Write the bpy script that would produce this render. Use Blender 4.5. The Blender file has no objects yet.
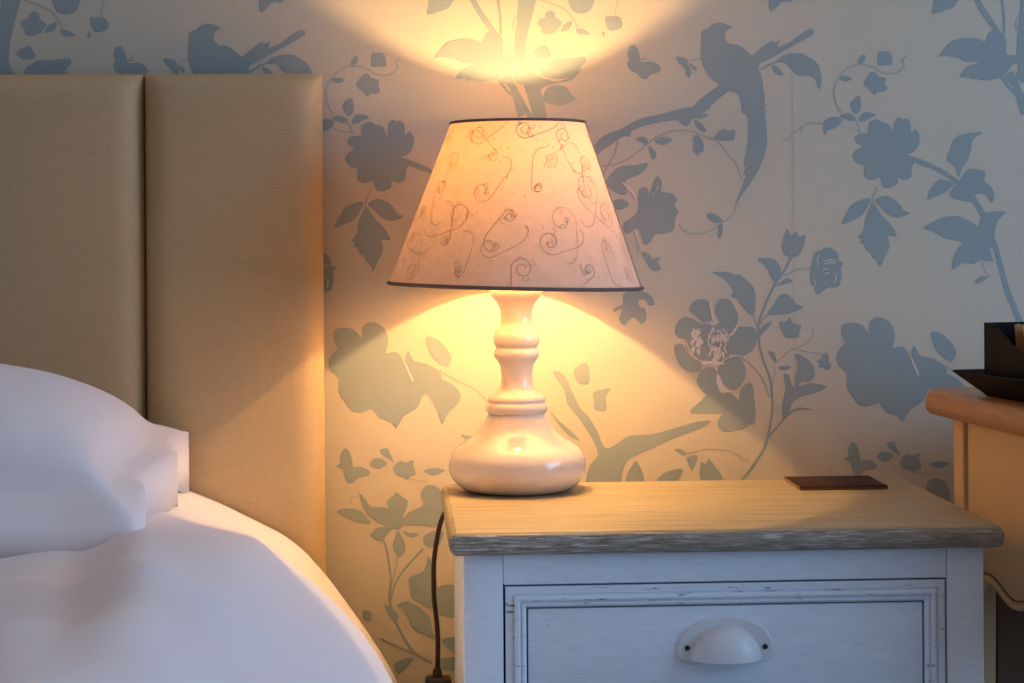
import bpy, bmesh, math, random
from mathutils import Vector, Matrix, noise
from mathutils.geometry import tessellate_polygon

scene = bpy.context.scene
COL = scene.collection
PI = math.pi
R = math.radians

# ------------------------------------------------------------------ materials
def new_mat(name):
    m = bpy.data.materials.new(name)
    m.use_nodes = True
    nt = m.node_tree
    nt.nodes.clear()
    out = nt.nodes.new('ShaderNodeOutputMaterial')
    return m, nt, out

def principled(nt, out, col=(.8, .8, .8), rough=.5, metal=0., spec=.5):
    b = nt.nodes.new('ShaderNodeBsdfPrincipled')
    b.inputs['Base Color'].default_value = (*col, 1)
    b.inputs['Roughness'].default_value = rough
    b.inputs['Metallic'].default_value = metal
    b.inputs['Specular IOR Level'].default_value = spec
    nt.links.new(b.outputs[0], out.inputs['Surface'])
    return b

def tex_noise(nt, scale=(1, 1, 1), nscale=10., detail=4., rough=.55, dist=0.):
    tc = nt.nodes.new('ShaderNodeTexCoord')
    mp = nt.nodes.new('ShaderNodeMapping')
    mp.inputs['Scale'].default_value = scale
    n = nt.nodes.new('ShaderNodeTexNoise')
    n.inputs['Scale'].default_value = nscale
    n.inputs['Detail'].default_value = detail
    n.inputs['Roughness'].default_value = rough
    n.inputs['Distortion'].default_value = dist
    nt.links.new(tc.outputs['Object'], mp.inputs['Vector'])
    nt.links.new(mp.outputs[0], n.inputs['Vector'])
    return n

def ramp(nt, src, stops):
    r = nt.nodes.new('ShaderNodeValToRGB')
    e = r.color_ramp.elements
    while len(e) < len(stops):
        e.new(.5)
    for k, (p, c) in enumerate(stops):
        e[k].position = p
        e[k].color = (*c, 1) if len(c) == 3 else c
    nt.links.new(src, r.inputs[0])
    return r

def mixcol(nt, fac, a, b, mode='MIX'):
    m = nt.nodes.new('ShaderNodeMix')
    m.data_type = 'RGBA'
    m.blend_type = mode
    for sock, v in ((m.inputs['Factor'], fac), (m.inputs[6], a), (m.inputs[7], b)):
        if isinstance(v, bpy.types.NodeSocket):
            nt.links.new(v, sock)
        elif isinstance(v, (int, float)):
            sock.default_value = v
        else:
            sock.default_value = (*v, 1)
    return m.outputs[2]

def bump(nt, bsdf, height, strength=.2, dist=.001):
    b = nt.nodes.new('ShaderNodeBump')
    b.inputs['Strength'].default_value = strength
    b.inputs['Distance'].default_value = dist
    nt.links.new(height, b.inputs['Height'])
    nt.links.new(b.outputs[0], bsdf.inputs['Normal'])

def simple(name, col, rough=.5, metal=0., spec=.5, var=.06, nscale=30):
    m, nt, out = new_mat(name)
    b = principled(nt, out, col, rough, metal, spec)
    n = tex_noise(nt, nscale=nscale)
    lo = tuple(c * (1 - var) for c in col)
    hi = tuple(min(1, c * (1 + var)) for c in col)
    r = ramp(nt, n.outputs['Fac'], [(.3, lo), (.7, hi)])
    nt.links.new(r.outputs[0], b.inputs['Base Color'])
    return m

def paper(name, col, rough, metal, spec=.3):
    m, nt, out = new_mat(name)
    b = principled(nt, out, col, rough, metal, spec)
    h = tex_noise(nt, (6, 6, 260), 6, 3)
    v = tex_noise(nt, (240, 6, 6), 6, 3)
    big = tex_noise(nt, (1, 1, 1), 5, 3)
    c1 = mixcol(nt, .5, h.outputs['Fac'], v.outputs['Fac'])
    r = ramp(nt, c1, [(.3, tuple(c * .93 for c in col)), (.7, tuple(min(1, c * 1.05) for c in col))])
    r2 = ramp(nt, big.outputs['Fac'], [(.35, (.96, .96, .96)), (.65, (1, 1, 1))])
    nt.links.new(mixcol(nt, 1., r.outputs[0], r2.outputs[0], 'MULTIPLY'), b.inputs['Base Color'])
    bump(nt, b, c1, .12, .0006)
    return m

M = {}
M['paper'] = paper('wallpaper_cream', (.655, .575, .435), .62, 0.)
M['motif'] = paper('wallpaper_motif', (.335, .385, .365), .5, 0., .4)
M['line'] = paper('wallpaper_fine_line', (.46, .44, .38), .5, 0.)
M['pale'] = paper('wallpaper_pale_line', (.78, .68, .60), .5, 0.)
M['seam'] = paper('wallpaper_seam', (.57, .50, .40), .7, 0.)

def headboard_mat():
    m, nt, out = new_mat('headboard_fabric')
    b = principled(nt, out, (.42, .31, .2), .48, 0, .35)
    h = tex_noise(nt, (30, 30, 420), 4, 3)
    v = tex_noise(nt, (420, 30, 30), 4, 3)
    c = mixcol(nt, .4, h.outputs['Fac'], v.outputs['Fac'])
    r = ramp(nt, c, [(.3, (.48, .34, .18)), (.7, (.59, .42, .225))])
    nt.links.new(r.outputs[0], b.inputs['Base Color'])
    bump(nt, b, c, .55, .0012)
    return m
M['headboard'] = headboard_mat()
M['dark_wood'] = simple('dark_wood', (.05, .03, .02), .6)

def linen(name, col):
    m, nt, out = new_mat(name)
    b = principled(nt, out, col, .85, 0, .2)
    b.inputs['Sheen Weight'].default_value = .15
    n = tex_noise(nt, (1, 1, 1), 9, 5, .6)
    bump(nt, b, n.outputs['Fac'], .25, .006)
    return m
M['duvet'] = linen('white_cotton_duvet', (.80, .775, .80))
M['pillow'] = linen('white_cotton_pillow', (.80, .78, .80))
M['sheet'] = linen('white_cotton_sheet', (.80, .78, .78))

def limed_wood():
    m, nt, out = new_mat('limed_wood')
    b = principled(nt, out, (.5, .4, .3), .42, 0, .4)
    g = tex_noise(nt, (1.6, 40, 40), 5, 6, .65, .6)
    f = tex_noise(nt, (5, 150, 150), 6, 4, .6)
    c = ramp(nt, g.outputs['Fac'], [(.28, (.25, .18, .095)), (.5, (.40, .32, .175)), (.72, (.52, .45, .28))])
    c2 = ramp(nt, f.outputs['Fac'], [(.35, (.80, .80, .80)), (.6, (1, 1, 1))])
    base = mixcol(nt, 1., c.outputs[0], c2.outputs[0], 'MULTIPLY')
    nt.links.new(base, b.inputs['Base Color'])
    bump(nt, b, g.outputs['Fac'], .25, .001)
    return m
M['limed'] = limed_wood()

def worn_edge():
    m, nt, out = new_mat('worn_limed_edge')
    b = principled(nt, out, (.3, .3, .3), .55, 0, .35)
    g = tex_noise(nt, (9, 60, 130), 5, 6, .7, .4)
    big = tex_noise(nt, (5, 2, 2), 2.2, 2)
    c = ramp(nt, g.outputs['Fac'], [(.36, (.13, .105, .08)), (.47, (.28, .235, .18)), (.55, (.37, .335, .28)), (.64, (.74, .72, .66))])
    k = ramp(nt, big.outputs['Fac'], [(.4, (0, 0, 0)), (.6, (1, 1, 1))])
    calm = (.24, .21, .16)
    nt.links.new(mixcol(nt, k.outputs[0], mixcol(nt, .55, c.outputs[0], calm), c.outputs[0]), b.inputs['Base Color'])
    bump(nt, b, g.outputs['Fac'], .5, .0015)
    return m
M['worn'] = worn_edge()

def paint(name, scuff=True, col=(.69, .78, .86)):
    m, nt, out = new_mat(name)
    b = principled(nt, out, col, .5, 0, .4)
    brush = tex_noise(nt, (8, 60, 60), 6, 4)
    r = ramp(nt, brush.outputs['Fac'], [(.3, tuple(c * .93 for c in col)), (.7, tuple(min(1, c * 1.04) for c in col))])
    s = tex_noise(nt, (16, 60, 120), 2.6, 5, .65)
    k = ramp(nt, s.outputs['Fac'], [(.625 if scuff else .70, (0, 0, 0)), (.66 if scuff else .74, (1, 1, 1))])
    nt.links.new(mixcol(nt, k.outputs[0], r.outputs[0], (.19, .16, .14)), b.inputs['Base Color'])
    bump(nt, b, brush.outputs['Fac'], .18, .0008)
    return m
M['paint'] = paint('pale_chalk_paint', False)
M['paint_worn'] = paint('pale_chalk_paint_worn', True)
M['handle'] = simple('handle_enamel', (.64, .68, .71), .38, 0, .5, .03)
M['black'] = simple('black_screw', (.012, .012, .014), .5)
M['gap'] = simple('drawer_box_wood', (.07, .05, .035), .8)

def ceramic():
    m, nt, out = new_mat('cream_glazed_lamp_base')
    b = principled(nt, out, (.72, .60, .51), .16, 0, .5)
    n = tex_noise(nt, (1, 1, 3), 14, 4)
    r = ramp(nt, n.outputs['Fac'], [(.3, (.84, .70, .55)), (.7, (.90, .76, .61))])
    nt.links.new(r.outputs[0], b.inputs['Base Color'])
    b.inputs['Coat Weight'].default_value = .5
    b.inputs['Coat Roughness'].default_value = .06
    return m
M['ceramic'] = ceramic()

def shade_mat(name, dcol, tcol, fac):
    m, nt, out = new_mat(name)
    d = nt.nodes.new('ShaderNodeBsdfDiffuse')
    t = nt.nodes.new('ShaderNodeBsdfTranslucent')
    mx = nt.nodes.new('ShaderNodeMixShader')
    n = tex_noise(nt, (1, 1, 1), 60, 4, .6)
    f = tex_noise(nt, (1, 1, 1), 420, 2, .5)
    c = mixcol(nt, .5, n.outputs['Fac'], f.outputs['Fac'])
    rt = ramp(nt, c, [(.35, tuple(x * .88 for x in tcol)), (.65, tcol)])
    rd = ramp(nt, c, [(.35, tuple(x * .93 for x in dcol)), (.65, dcol)])
    nt.links.new(rt.outputs[0], t.inputs['Color'])
    nt.links.new(rd.outputs[0], d.inputs['Color'])
    mx.inputs[0].default_value = fac
    nt.links.new(d.outputs[0], mx.inputs[1])
    nt.links.new(t.outputs[0], mx.inputs[2])
    nt.links.new(mx.outputs[0], out.inputs['Surface'])
    return m
M['shade'] = shade_mat('shade_fabric', (.66, .55, .45), (.80, .47, .20), .071)
M['scroll'] = shade_mat('shade_scroll_thread', (.50, .40, .32), (.60, .34, .15), .078)
M['trim'] = simple('shade_trim', (.16, .115, .10), .7)
M['brass'] = simple('brass_fitting', (.55, .42, .22), .35, 1.)

def glass():
    m, nt, out = new_mat('bulb_glass')
    t = nt.nodes.new('ShaderNodeBsdfTransparent')
    g = nt.nodes.new('ShaderNodeBsdfGlossy')
    g.inputs['Roughness'].default_value = .03
    lw = nt.nodes.new('ShaderNodeLayerWeight')
    lw.inputs[0].default_value = .15
    mx = nt.nodes.new('ShaderNodeMixShader')
    nt.links.new(lw.outputs['Fresnel'], mx.inputs[0])
    nt.links.new(t.outputs[0], mx.inputs[1])
    nt.links.new(g.outputs[0], mx.inputs[2])
    nt.links.new(mx.outputs[0], out.inputs['Surface'])
    return m
M['glass'] = glass()

LAMP_COL = (1.0, .595, .22)
def emit(name, col, s):
    m, nt, out = new_mat(name)
    e = nt.nodes.new('ShaderNodeEmission')
    e.inputs[0].default_value = (*col, 1)
    e.inputs[1].default_value = s
    nt.links.new(e.outputs[0], out.inputs['Surface'])
    return m
M['cord'] = simple('brown_flex', (.035, .013, .008), .45)
M['plastic'] = simple('dark_brown_plastic', (.03, .016, .012), .4)

def coaster_mat():
    m, nt, out = new_mat('dark_brown_leather')
    b = principled(nt, out, (.04, .018, .009), .6, 0, .15)
    n = tex_noise(nt, (1, 1, 1), 300, 3)
    bump(nt, b, n.outputs['Fac'], .2, .0004)
    return m
M['leather'] = coaster_mat()
M['coaster_edge'] = simple('tan_cut_edge', (.20, .11, .04), .5)

M['shadow_wood'] = simple('shade_brown_board', (.15, .085, .042), .6)  # dark brown stands in for the shade under the dressing table
def pine():
    m, nt, out = new_mat('waxed_brown_wood')
    b = principled(nt, out, (.38, .2, .08), .33, 0, .45)
    g = tex_noise(nt, (30, 1.8, 30), 5, 5, .6, .5)
    r = ramp(nt, g.outputs['Fac'], [(.3, (.36, .17, .055)), (.7, (.52, .27, .10))])
    nt.links.new(r.outputs[0], b.inputs['Base Color'])
    return m
M['brown_wood'] = pine()
M['cream_paint'] = simple('cream_furniture_paint', (.78, .55, .29), .45, 0, .4, .05, 8)
M['groove'] = simple('dark_groove', (.06, .035, .02), .7)
M['black_gloss'] = simple('black_lacquer', (.005, .0048, .0048), .5, 0, .1)
M['sachet'] = simple('tan_paper_sachet', (.62, .34, .075), .6)
M['sachet_edge'] = simple('brown_paper_sachet', (.34, .165, .03), .6)

def carpet():
    m, nt, out = new_mat('beige_carpet')
    b = principled(nt, out, (.2, .15, .11), .95, 0, .1)
    n = tex_noise(nt, (1, 1, 1), 220, 4)
    r = ramp(nt, n.outputs['Fac'], [(.3, (.14, .105, .08)), (.7, (.25, .195, .15))])
    nt.links.new(r.outputs[0], b.inputs['Base Color'])
    bump(nt, b, n.outputs['Fac'], .6, .004)
    return m
M['carpet'] = carpet()
M['skirting'] = simple('white_skirting', (.65, .6, .53), .4)

# ------------------------------------------------------------------ helpers
def link(name, data, parent=None):
    o = bpy.data.objects.new(name, data)
    COL.objects.link(o)
    if parent is not None:
        o.parent = parent
    return o

def mesh_obj(name, bm, mats, parent=None, smooth=None, loc=(0, 0, 0)):
    me = bpy.data.meshes.new(name)
    bmesh.ops.recalc_face_normals(bm, faces=bm.faces[:]) if smooth != 'keep' else None
    bm.to_mesh(me)
    bm.free()
    for m in (mats if isinstance(mats, (list, tuple)) else [mats]):
        me.materials.append(m)
    o = link(name, me, parent)
    o.location = loc
    if smooth:
        a = 40 if smooth in (True, 'keep') else smooth
        for p in me.polygons:
            p.use_smooth = True
        bm2 = bmesh.new()
        bm2.from_mesh(me)
        for e in bm2.edges:
            if len(e.link_faces) == 2 and e.calc_face_angle(0) > R(a):
                e.smooth = False
        bm2.to_mesh(me)
        bm2.free()
    return o

def thing(name, label, cat, loc=(0, 0, 0), rotz=0., group=None):
    o = link(name, None)
    o.empty_display_size = .05
    o.location = loc
    o.rotation_euler = (0, 0, rotz)
    tag(o, label, cat, group)
    return o

def tag(o, label, cat, group=None):
    o['label'] = label
    o['category'] = cat
    if group:
        o['group'] = group
    return o

def structure(o):
    o['kind'] = 'structure'
    return o

def box(bm, x0, x1, y0, y1, z0, z1, mat=0):
    v = [bm.verts.new(p) for p in ((x0, y0, z0), (x1, y0, z0), (x1, y1, z0), (x0, y1, z0),
                                   (x0, y0, z1), (x1, y0, z1), (x1, y1, z1), (x0, y1, z1))]
    fs = []
    for f in ((0, 3, 2, 1), (4, 5, 6, 7), (0, 1, 5, 4), (1, 2, 6, 5), (2, 3, 7, 6), (3, 0, 4, 7)):
        fc = bm.faces.new([v[i] for i in f])
        fc.material_index = mat
        fs.append(fc)
    return v, fs

def bevel_all(bm, w, seg=2, faces=None):
    es = bm.edges[:] if faces is None else list({e for f in faces for e in f.edges})
    bmesh.ops.bevel(bm, geom=es, offset=w, segments=seg, profile=.5, affect='EDGES', clamp_overlap=True)

def bbox(bm, x0, x1, y0, y1, z0, z1, w=.002, seg=2, mat=0):
    t = bmesh.new()
    box(t, x0, x1, y0, y1, z0, z1)
    bevel_all(t, w, seg)
    merge(bm, t, mat)

def merge(bm, t, mat=None, mtx=None):
    mp = {}
    for v in t.verts:
        mp[v] = bm.verts.new(mtx @ v.co if mtx else v.co)
    for f in t.faces:
        try:
            nf = bm.faces.new([mp[v] for v in f.verts])
            nf.material_index = f.material_index if mat is None else mat
        except ValueError:
            pass
    t.free()

def lathe(bm, prof, seg=64, cx=0., cy=0., caps=True, mat=0):
    rings = []
    for r, z in prof:
        rings.append([bm.verts.new((cx + r * math.cos(2 * PI * k / seg), cy + r * math.sin(2 * PI * k / seg), z)) for k in range(seg)])
    for a, b in zip(rings, rings[1:]):
        for k in range(seg):
            f = bm.faces.new((a[k], a[(k + 1) % seg], b[(k + 1) % seg], b[k]))
            f.material_index = mat
    if caps:
        bm.faces.new(rings[0][::-1])
        bm.faces.new(rings[-1])
    return rings

def tube(bm, pts, r, seg=10, closed=False, mat=0):
    pts = [Vector(p) for p in pts]
    n = len(pts)
    rings = []
    up = Vector((0, 0, 1))
    prev = None
    for i, p in enumerate(pts):
        if closed:
            t = (pts[(i + 1) % n] - pts[i - 1]).normalized()
        else:
            t = (pts[min(i + 1, n - 1)] - pts[max(i - 1, 0)]).normalized()
        if prev is None:
            a = up if abs(t.dot(up)) < .9 else Vector((1, 0, 0))
            nx = t.cross(a).normalized()
        else:
            nx = (prev - t * prev.dot(t)).normalized()
        prev = nx
        ny = t.cross(nx)
        rings.append([bm.verts.new(p + (nx * math.cos(2 * PI * k / seg) + ny * math.sin(2 * PI * k / seg)) * r) for k in range(seg)])
    m = n if closed else n - 1
    for i in range(m):
        a, b = rings[i], rings[(i + 1) % n]
        for k in range(seg):
            f = bm.faces.new((a[k], a[(k + 1) % seg], b[(k + 1) % seg], b[k]))
            f.material_index = mat
    if not closed:
        bm.faces.new(rings[0][::-1])
        bm.faces.new(rings[-1])

def catmull(pts, n=6, closed=False):
    out = []
    N = len(pts)
    segs = N if closed else N - 1
    for i in range(segs):
        if closed:
            p0, p1, p2, p3 = pts[i - 1], pts[i], pts[(i + 1) % N], pts[(i + 2) % N]
        else:
            p0, p1, p2, p3 = pts[max(i - 1, 0)], pts[i], pts[i + 1], pts[min(i + 2, N - 1)]
        for k in range(n):
            t = k / n
            out.append(tuple(.5 * (2 * b + (c - a) * t + (2 * a - 5 * b + 4 * c - d) * t * t + (3 * b - a - 3 * c + d) * t ** 3)
                             for a, b, c, d in zip(p0, p1, p2, p3)))
    if not closed:
        out.append(tuple(pts[-1]))
    return out

# ------------------------------------------------------------------ camera
F, DIST, EYE = 2000., 2.037, .90
cam_d = bpy.data.cameras.new('camera')
cam = link('camera', cam_d)
cam.location = (0, -DIST, EYE)
ROT = Matrix.Rotation(R(-3), 3, 'Z') @ Matrix.Rotation(R(90), 3, 'X') @ Matrix.Rotation(R(-.42), 3, 'Z')
cam.rotation_euler = ROT.to_euler()
cam_d.sensor_fit = 'HORIZONTAL'
cam_d.sensor_width = 36
cam_d.lens = F / 1024 * 36
cam_d.shift_y = -109.5 / 1024
cam_d.clip_start = .02
scene.camera = cam

# the wallpaper's drawing was traced from the photo; each traced point becomes a point of the wall plane (metres)
def wall_pt(px, py):
    d = ROT @ Vector(((px - 512) / F, -(py - 232) / F, -1))
    t = DIST / d.y
    return (d.x * t, EYE + d.z * t)

# ------------------------------------------------------------------ wall with its wallpaper
def q(ox, oy, s, pts):
    return [(ox + x / s, oy + y / s) for x, y in pts]

POLY, LINE, PALE = [], [], []      # motif areas, fine stems, pale inner drawing
def P(ox, oy, s, pts, raw=False):
    POLY.append((q(ox, oy, s, pts), raw))
def L(ox, oy, s, pts, w):
    LINE.append((q(ox, oy, s, pts), w))
def W(ox, oy, s, pts):
    PALE.append(q(ox, oy, s, pts))

Z1 = (690, 10, 6.207); Z2 = (690, 90, 4.555); Z3 = (590, 80, 6.83); Z4 = (595, 150, 3.79)
Z5 = (670, 220, 5.69); Z6 = (780, 40, 6.207); Z7 = (830, 100, 4.02); Z8 = (904, 120, 3.25)
Z9 = (914, 0, 5.255); Z10 = (420, 0, 4.65); Z11 = (511, 0, 6.83); Z12 = (660, 290, 4.877)
Z13 = (740, 290, 4.555); Z14 = (820, 300, 3.793); Z15 = (320, 310, 5.257); Z16 = (320, 430, 5.257)
Z17 = (360, 530, 4.464); Z18 = (540, 340, 4.711); Z19 = (640, 420, 6.4); Z20 = (585, 20, 7.59)

# long-tailed bird
bird = q(*Z1, [(72, 131), (105, 120), (125, 100), (150, 84), (185, 78), (225, 88), (245, 100), (268, 107), (240, 118),
               (222, 135), (215, 170), (228, 195), (255, 213), (285, 212), (315, 225), (345, 248), (370, 272), (388, 282),
               (420, 255), (455, 225), (490, 200), (515, 188), (514, 204), (560, 188), (548, 210), (547, 228), (590, 212),
               (640, 185), (700, 140), (745, 118), (768, 125), (770, 145), (735, 168), (660, 212), (590, 250), (520, 290),
               (470, 315), (430, 338), (428, 365), (440, 400), (450, 440), (458, 500), (465, 560)]) + \
       q(*Z2, [(342, 110), (348, 160), (351, 210), (350, 255), (335, 310), (315, 360), (290, 400), (265, 440), (235, 480),
               (207, 528), (215, 495), (232, 455), (245, 415), (255, 388), (240, 385), (257, 352), (244, 346), (251, 300),
               (262, 240), (265, 180), (262, 125), (248, 100), (245, 80)]) + \
       q(*Z1, [(345, 640), (322, 640), (318, 600), (310, 560), (300, 530), (280, 512), (240, 508), (200, 500), (170, 455),
               (140, 435), (110, 405), (85, 360), (68, 310), (64, 240), (68, 180)])
POLY.append((bird, True))
L(*Z2, [(335, 72), (362, 70)], 1.2); L(*Z2, [(340, 92), (358, 104)], 1.2)
# branch the bird sits on
P(*Z3, [(945, 10), (862, 50), (800, 95), (740, 140), (700, 185), (650, 188), (580, 205), (500, 228), (420, 245), (340, 265),
        (270, 300), (200, 340), (130, 365), (90, 385), (60, 410), (20, 460), (-20, 540), (20, 560), (60, 505), (100, 470), (160, 430),
        (210, 395), (250, 385), (275, 388), (280, 355), (340, 325), (420, 300), (500, 285), (580, 275), (610, 285),
        (640, 310), (670, 310), (690, 275), (720, 255), (770, 225), (820, 195), (832, 170), (888, 120), (945, 72)])
P(*Z3, [(720, 250), (760, 235), (810, 230), (790, 255), (750, 265), (725, 262)])
P(*Z3, [(712, 275), (740, 282), (775, 310), (795, 355), (760, 350), (725, 325)])
P(*Z3, [(720, 375), (745, 385), (765, 410), (778, 450), (770, 490), (745, 500), (738, 525), (722, 500), (700, 485), (705, 440), (700, 410)])
P(*Z2, [(105, 222), (130, 190), (155, 178), (180, 185), (205, 180), (200, 225), (165, 232), (130, 230)])
L(*Z3, [(80, 588), (160, 580), (250, 545), (330, 490), (400, 430), (460, 385), (540, 355), (620, 343), (700, 352), (770, 380), (830, 408)], 1.5)
L(*Z2, [(90, 215), (130, 240), (170, 290), (205, 330), (225, 370), (232, 410)], 1.3)
P(*Z3, [(308, 405), (340, 388), (380, 395), (395, 420), (380, 445), (350, 428)])
P(*Z3, [(440, 412), (480, 390), (530, 392), (560, 408), (530, 435), (490, 445), (455, 432)])
P(*Z3, [(400, 455), (430, 470), (452, 500), (450, 530), (430, 545), (410, 510)])
L(*Z3, [(190, 405), (178, 470), (165, 510), (130, 570), (95, 640)], 1.6)
P(*Z4, [(40, 122), (75, 75), (110, 60), (150, 58), (200, 50), (180, 85), (140, 105), (115, 118), (120, 160), (110, 170), (85, 165), (60, 150)])
P(*Z4, [(70, 195), (100, 185), (130, 205), (110, 222), (80, 225)])
# shaggy flower beside the lampshade
P(*Z4, [(165, 150), (195, 140), (207, 165), (220, 125), (238, 98), (255, 130), (250, 158), (290, 163), (312, 190), (301, 210), (318, 235),
        (306, 255), (303, 275), (296, 305), (260, 318), (225, 322), (215, 345), (190, 362), (178, 340), (168, 305), (150, 300), (120, 320),
        (105, 295), (112, 272), (150, 250), (163, 225), (163, 190)], True)
P(*Z4, [(175, 388), (205, 393), (217, 412), (250, 405), (238, 425), (252, 452), (225, 460), (205, 445), (195, 425)], True)
P(*Z4, [(105, 552), (130, 535), (180, 535), (215, 555), (226, 585), (205, 590), (190, 567), (165, 572), (170, 595), (190, 600), (195, 640),
        (175, 660), (150, 635), (130, 645), (110, 665), (90, 640), (104, 602), (70, 615), (75, 598), (105, 585)], True)
L(*Z4, [(150, 310), (163, 350), (160, 390)], 1.2)
W(*Z4, [(103, 128), (112, 125), (150, 160), (163, 205), (155, 200), (142, 168)])
W(*Z4, [(215, 170), (222, 168), (240, 135), (236, 150)])
W(*Z4, [(150, 310), (158, 305), (168, 345), (178, 372), (170, 368)])
L(*Z2, [(207, 520), (205, 545), (190, 575), (150, 602), (125, 620), (80, 645), (40, 655), (0, 652), (-35, 635), (-50, 610)], 1.3)
P(*Z2, [(75, 568), (100, 560), (130, 575), (150, 598), (115, 605), (90, 590)])
P(*Z2, [(135, 610), (150, 620), (145, 660), (130, 678), (125, 640)])
# hooked leaf right of the bird
P(*Z1, [(435, 368), (480, 338), (530, 318), (560, 290), (600, 275), (650, 268), (700, 270), (720, 285), (760, 305), (795, 340), (808, 380), (818, 420),
        (805, 495), (790, 470), (775, 430), (740, 410), (690, 410), (650, 390), (620, 360), (595, 330), (540, 326), (500, 342), (440, 376)], True)
P(*Z1, [(508, 345), (545, 355), (580, 400), (560, 408), (530, 395), (515, 375)])
# butterfly and sprig
P(*Z20, [(335, 205), (360, 188), (385, 200), (405, 240), (415, 270), (428, 318), (500, 313), (550, 335), (575, 370), (560, 395), (525, 410),
         (490, 420), (475, 445), (440, 450), (415, 430), (390, 405), (350, 385), (322, 350), (325, 310), (340, 300), (322, 265)], True)
L(*Z20, [(428, 300), (475, 296), (478, 300)], .8)
L(*Z20, [(428, 300), (458, 275), (462, 245)], .8)
P(*Z20, [(688, 283), (740, 283), (780, 310), (760, 370), (740, 350), (710, 325)])
P(*Z20, [(780, 315), (800, 330), (845, 360), (840, 390), (815, 365)])
P(*Z20, [(775, 335), (797, 355), (805, 400), (790, 440), (765, 415), (760, 370)])
L(*Z20, [(795, 310), (880, 292)], 1.1)
# curling tendril with small flowers
L(*Z6, [(15, 605), (45, 620), (70, 590), (110, 560), (150, 530), (200, 515), (270, 522)], 1.3)
L(*Z6, [(135, 575), (130, 550), (150, 545)], 1.)
P(*Z6, [(270, 525), (290, 490), (330, 475), (385, 490), (370, 525), (335, 550), (300, 560), (275, 590)])
P(*Z6, [(370, 475), (400, 455), (440, 460), (470, 490), (440, 502), (400, 490)])
P(*Z6, [(490, 502), (500, 470), (535, 445), (597, 465), (560, 485), (520, 505)])
P(*Z6, [(435, 400), (455, 370), (490, 348), (502, 390), (500, 430), (475, 460), (450, 440)])
L(*Z6, [(380, 450), (350, 400), (335, 330), (345, 270), (375, 220), (420, 175), (470, 157), (530, 155), (590, 175), (630, 200), (690, 210), (740, 195),
        (770, 160), (757, 130), (785, 98)], 1.4)
P(*Z6, [(480, 138), (500, 100), (524, 90), (528, 120), (510, 145), (490, 149)])
P(*Z6, [(370, 235), (400, 222), (447, 235), (425, 255), (390, 255)])
P(*Z6, [(612, 75), (640, 70), (685, 78), (700, 142), (690, 155), (640, 158), (608, 150)])
P(*Z6, [(520, 260), (545, 225), (560, 203), (590, 200), (610, 225), (657, 238), (650, 270), (664, 300), (645, 320), (602, 325), (590, 342), (567, 322), (545, 295), (528, 288)])
L(*Z6, [(455, 470), (480, 520), (500, 575)], 1.2)
L(*Z6, [(370, 525), (430, 553), (490, 560)], 1.)
# large rose
P(*Z7, [(100, 150), (120, 135), (153, 132), (155, 95), (185, 77), (210, 90), (238, 98), (250, 125), (257, 142), (258, 95), (275, 69), (290, 77), (305, 74), (323, 90), (325, 132),
        (345, 117), (361, 150), (352, 190), (328, 213), (305, 220), (342, 235), (330, 270), (326, 308), (300, 322), (273, 313), (270, 340), (235, 355), (210, 345),
        (200, 310), (170, 322), (138, 308), (140, 265), (110, 255), (91, 225), (105, 200), (130, 186), (105, 170)], True)
L(*Z7, [(330, 235), (360, 250), (402, 265)], 5.)
L(*Z8, [(-5, 116), (40, 130), (90, 150), (140, 178), (180, 208)], 4.5)
P(*Z8, [(177, 185), (165, 150), (140, 130), (150, 95), (165, 60), (195, 45), (255, 40), (225, 62), (217, 100), (205, 135), (190, 155)])
P(*Z8, [(75, 258), (93, 215), (120, 193), (162, 208), (130, 237), (100, 250)])
P(*Z8, [(150, 235), (175, 205), (195, 175), (220, 158), (265, 168), (260, 195), (285, 220), (294, 245), (286, 270), (270, 245), (245, 238), (225, 248), (215, 265), (180, 260), (155, 250)], True)
L(*Z8, [(218, 245), (238, 275), (258, 310), (280, 370), (300, 425), (317, 490), (337, 560), (362, 620), (392, 690), (430, 760)], 6.)
P(*Z8, [(60, 352), (100, 328), (130, 315), (180, 313), (225, 335), (240, 348), (250, 320), (270, 300), (332, 298), (305, 325), (296, 360), (287, 400), (278, 420), (290, 460),
        (250, 455), (225, 468), (190, 465), (158, 487), (160, 450), (180, 410), (195, 400), (165, 390), (135, 385), (90, 360)], True)
P(*Z8, [(228, 525), (250, 508), (270, 512), (245, 530)])
L(*Z8, [(252, 460), (265, 495), (282, 510)], 1.2)
# three leaves under the rose
P(*Z7, [(48, 498), (70, 450), (95, 415), (160, 395), (145, 440), (120, 470), (80, 488)])
P(*Z7, [(180, 405), (215, 385), (250, 395), (280, 420), (295, 445), (322, 455), (270, 472), (230, 455), (205, 430)])
P(*Z7, [(172, 415), (190, 435), (205, 460), (235, 490), (257, 520), (268, 551), (233, 545), (240, 590), (220, 630), (201, 672), (186, 640), (170, 632), (165, 612), (147, 603),
        (135, 575), (124, 578), (128, 556), (112, 555), (138, 520), (140, 490), (155, 445)], True)
L(*Z7, [(190, 348), (174, 385), (168, 420)], 1.6)
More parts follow.
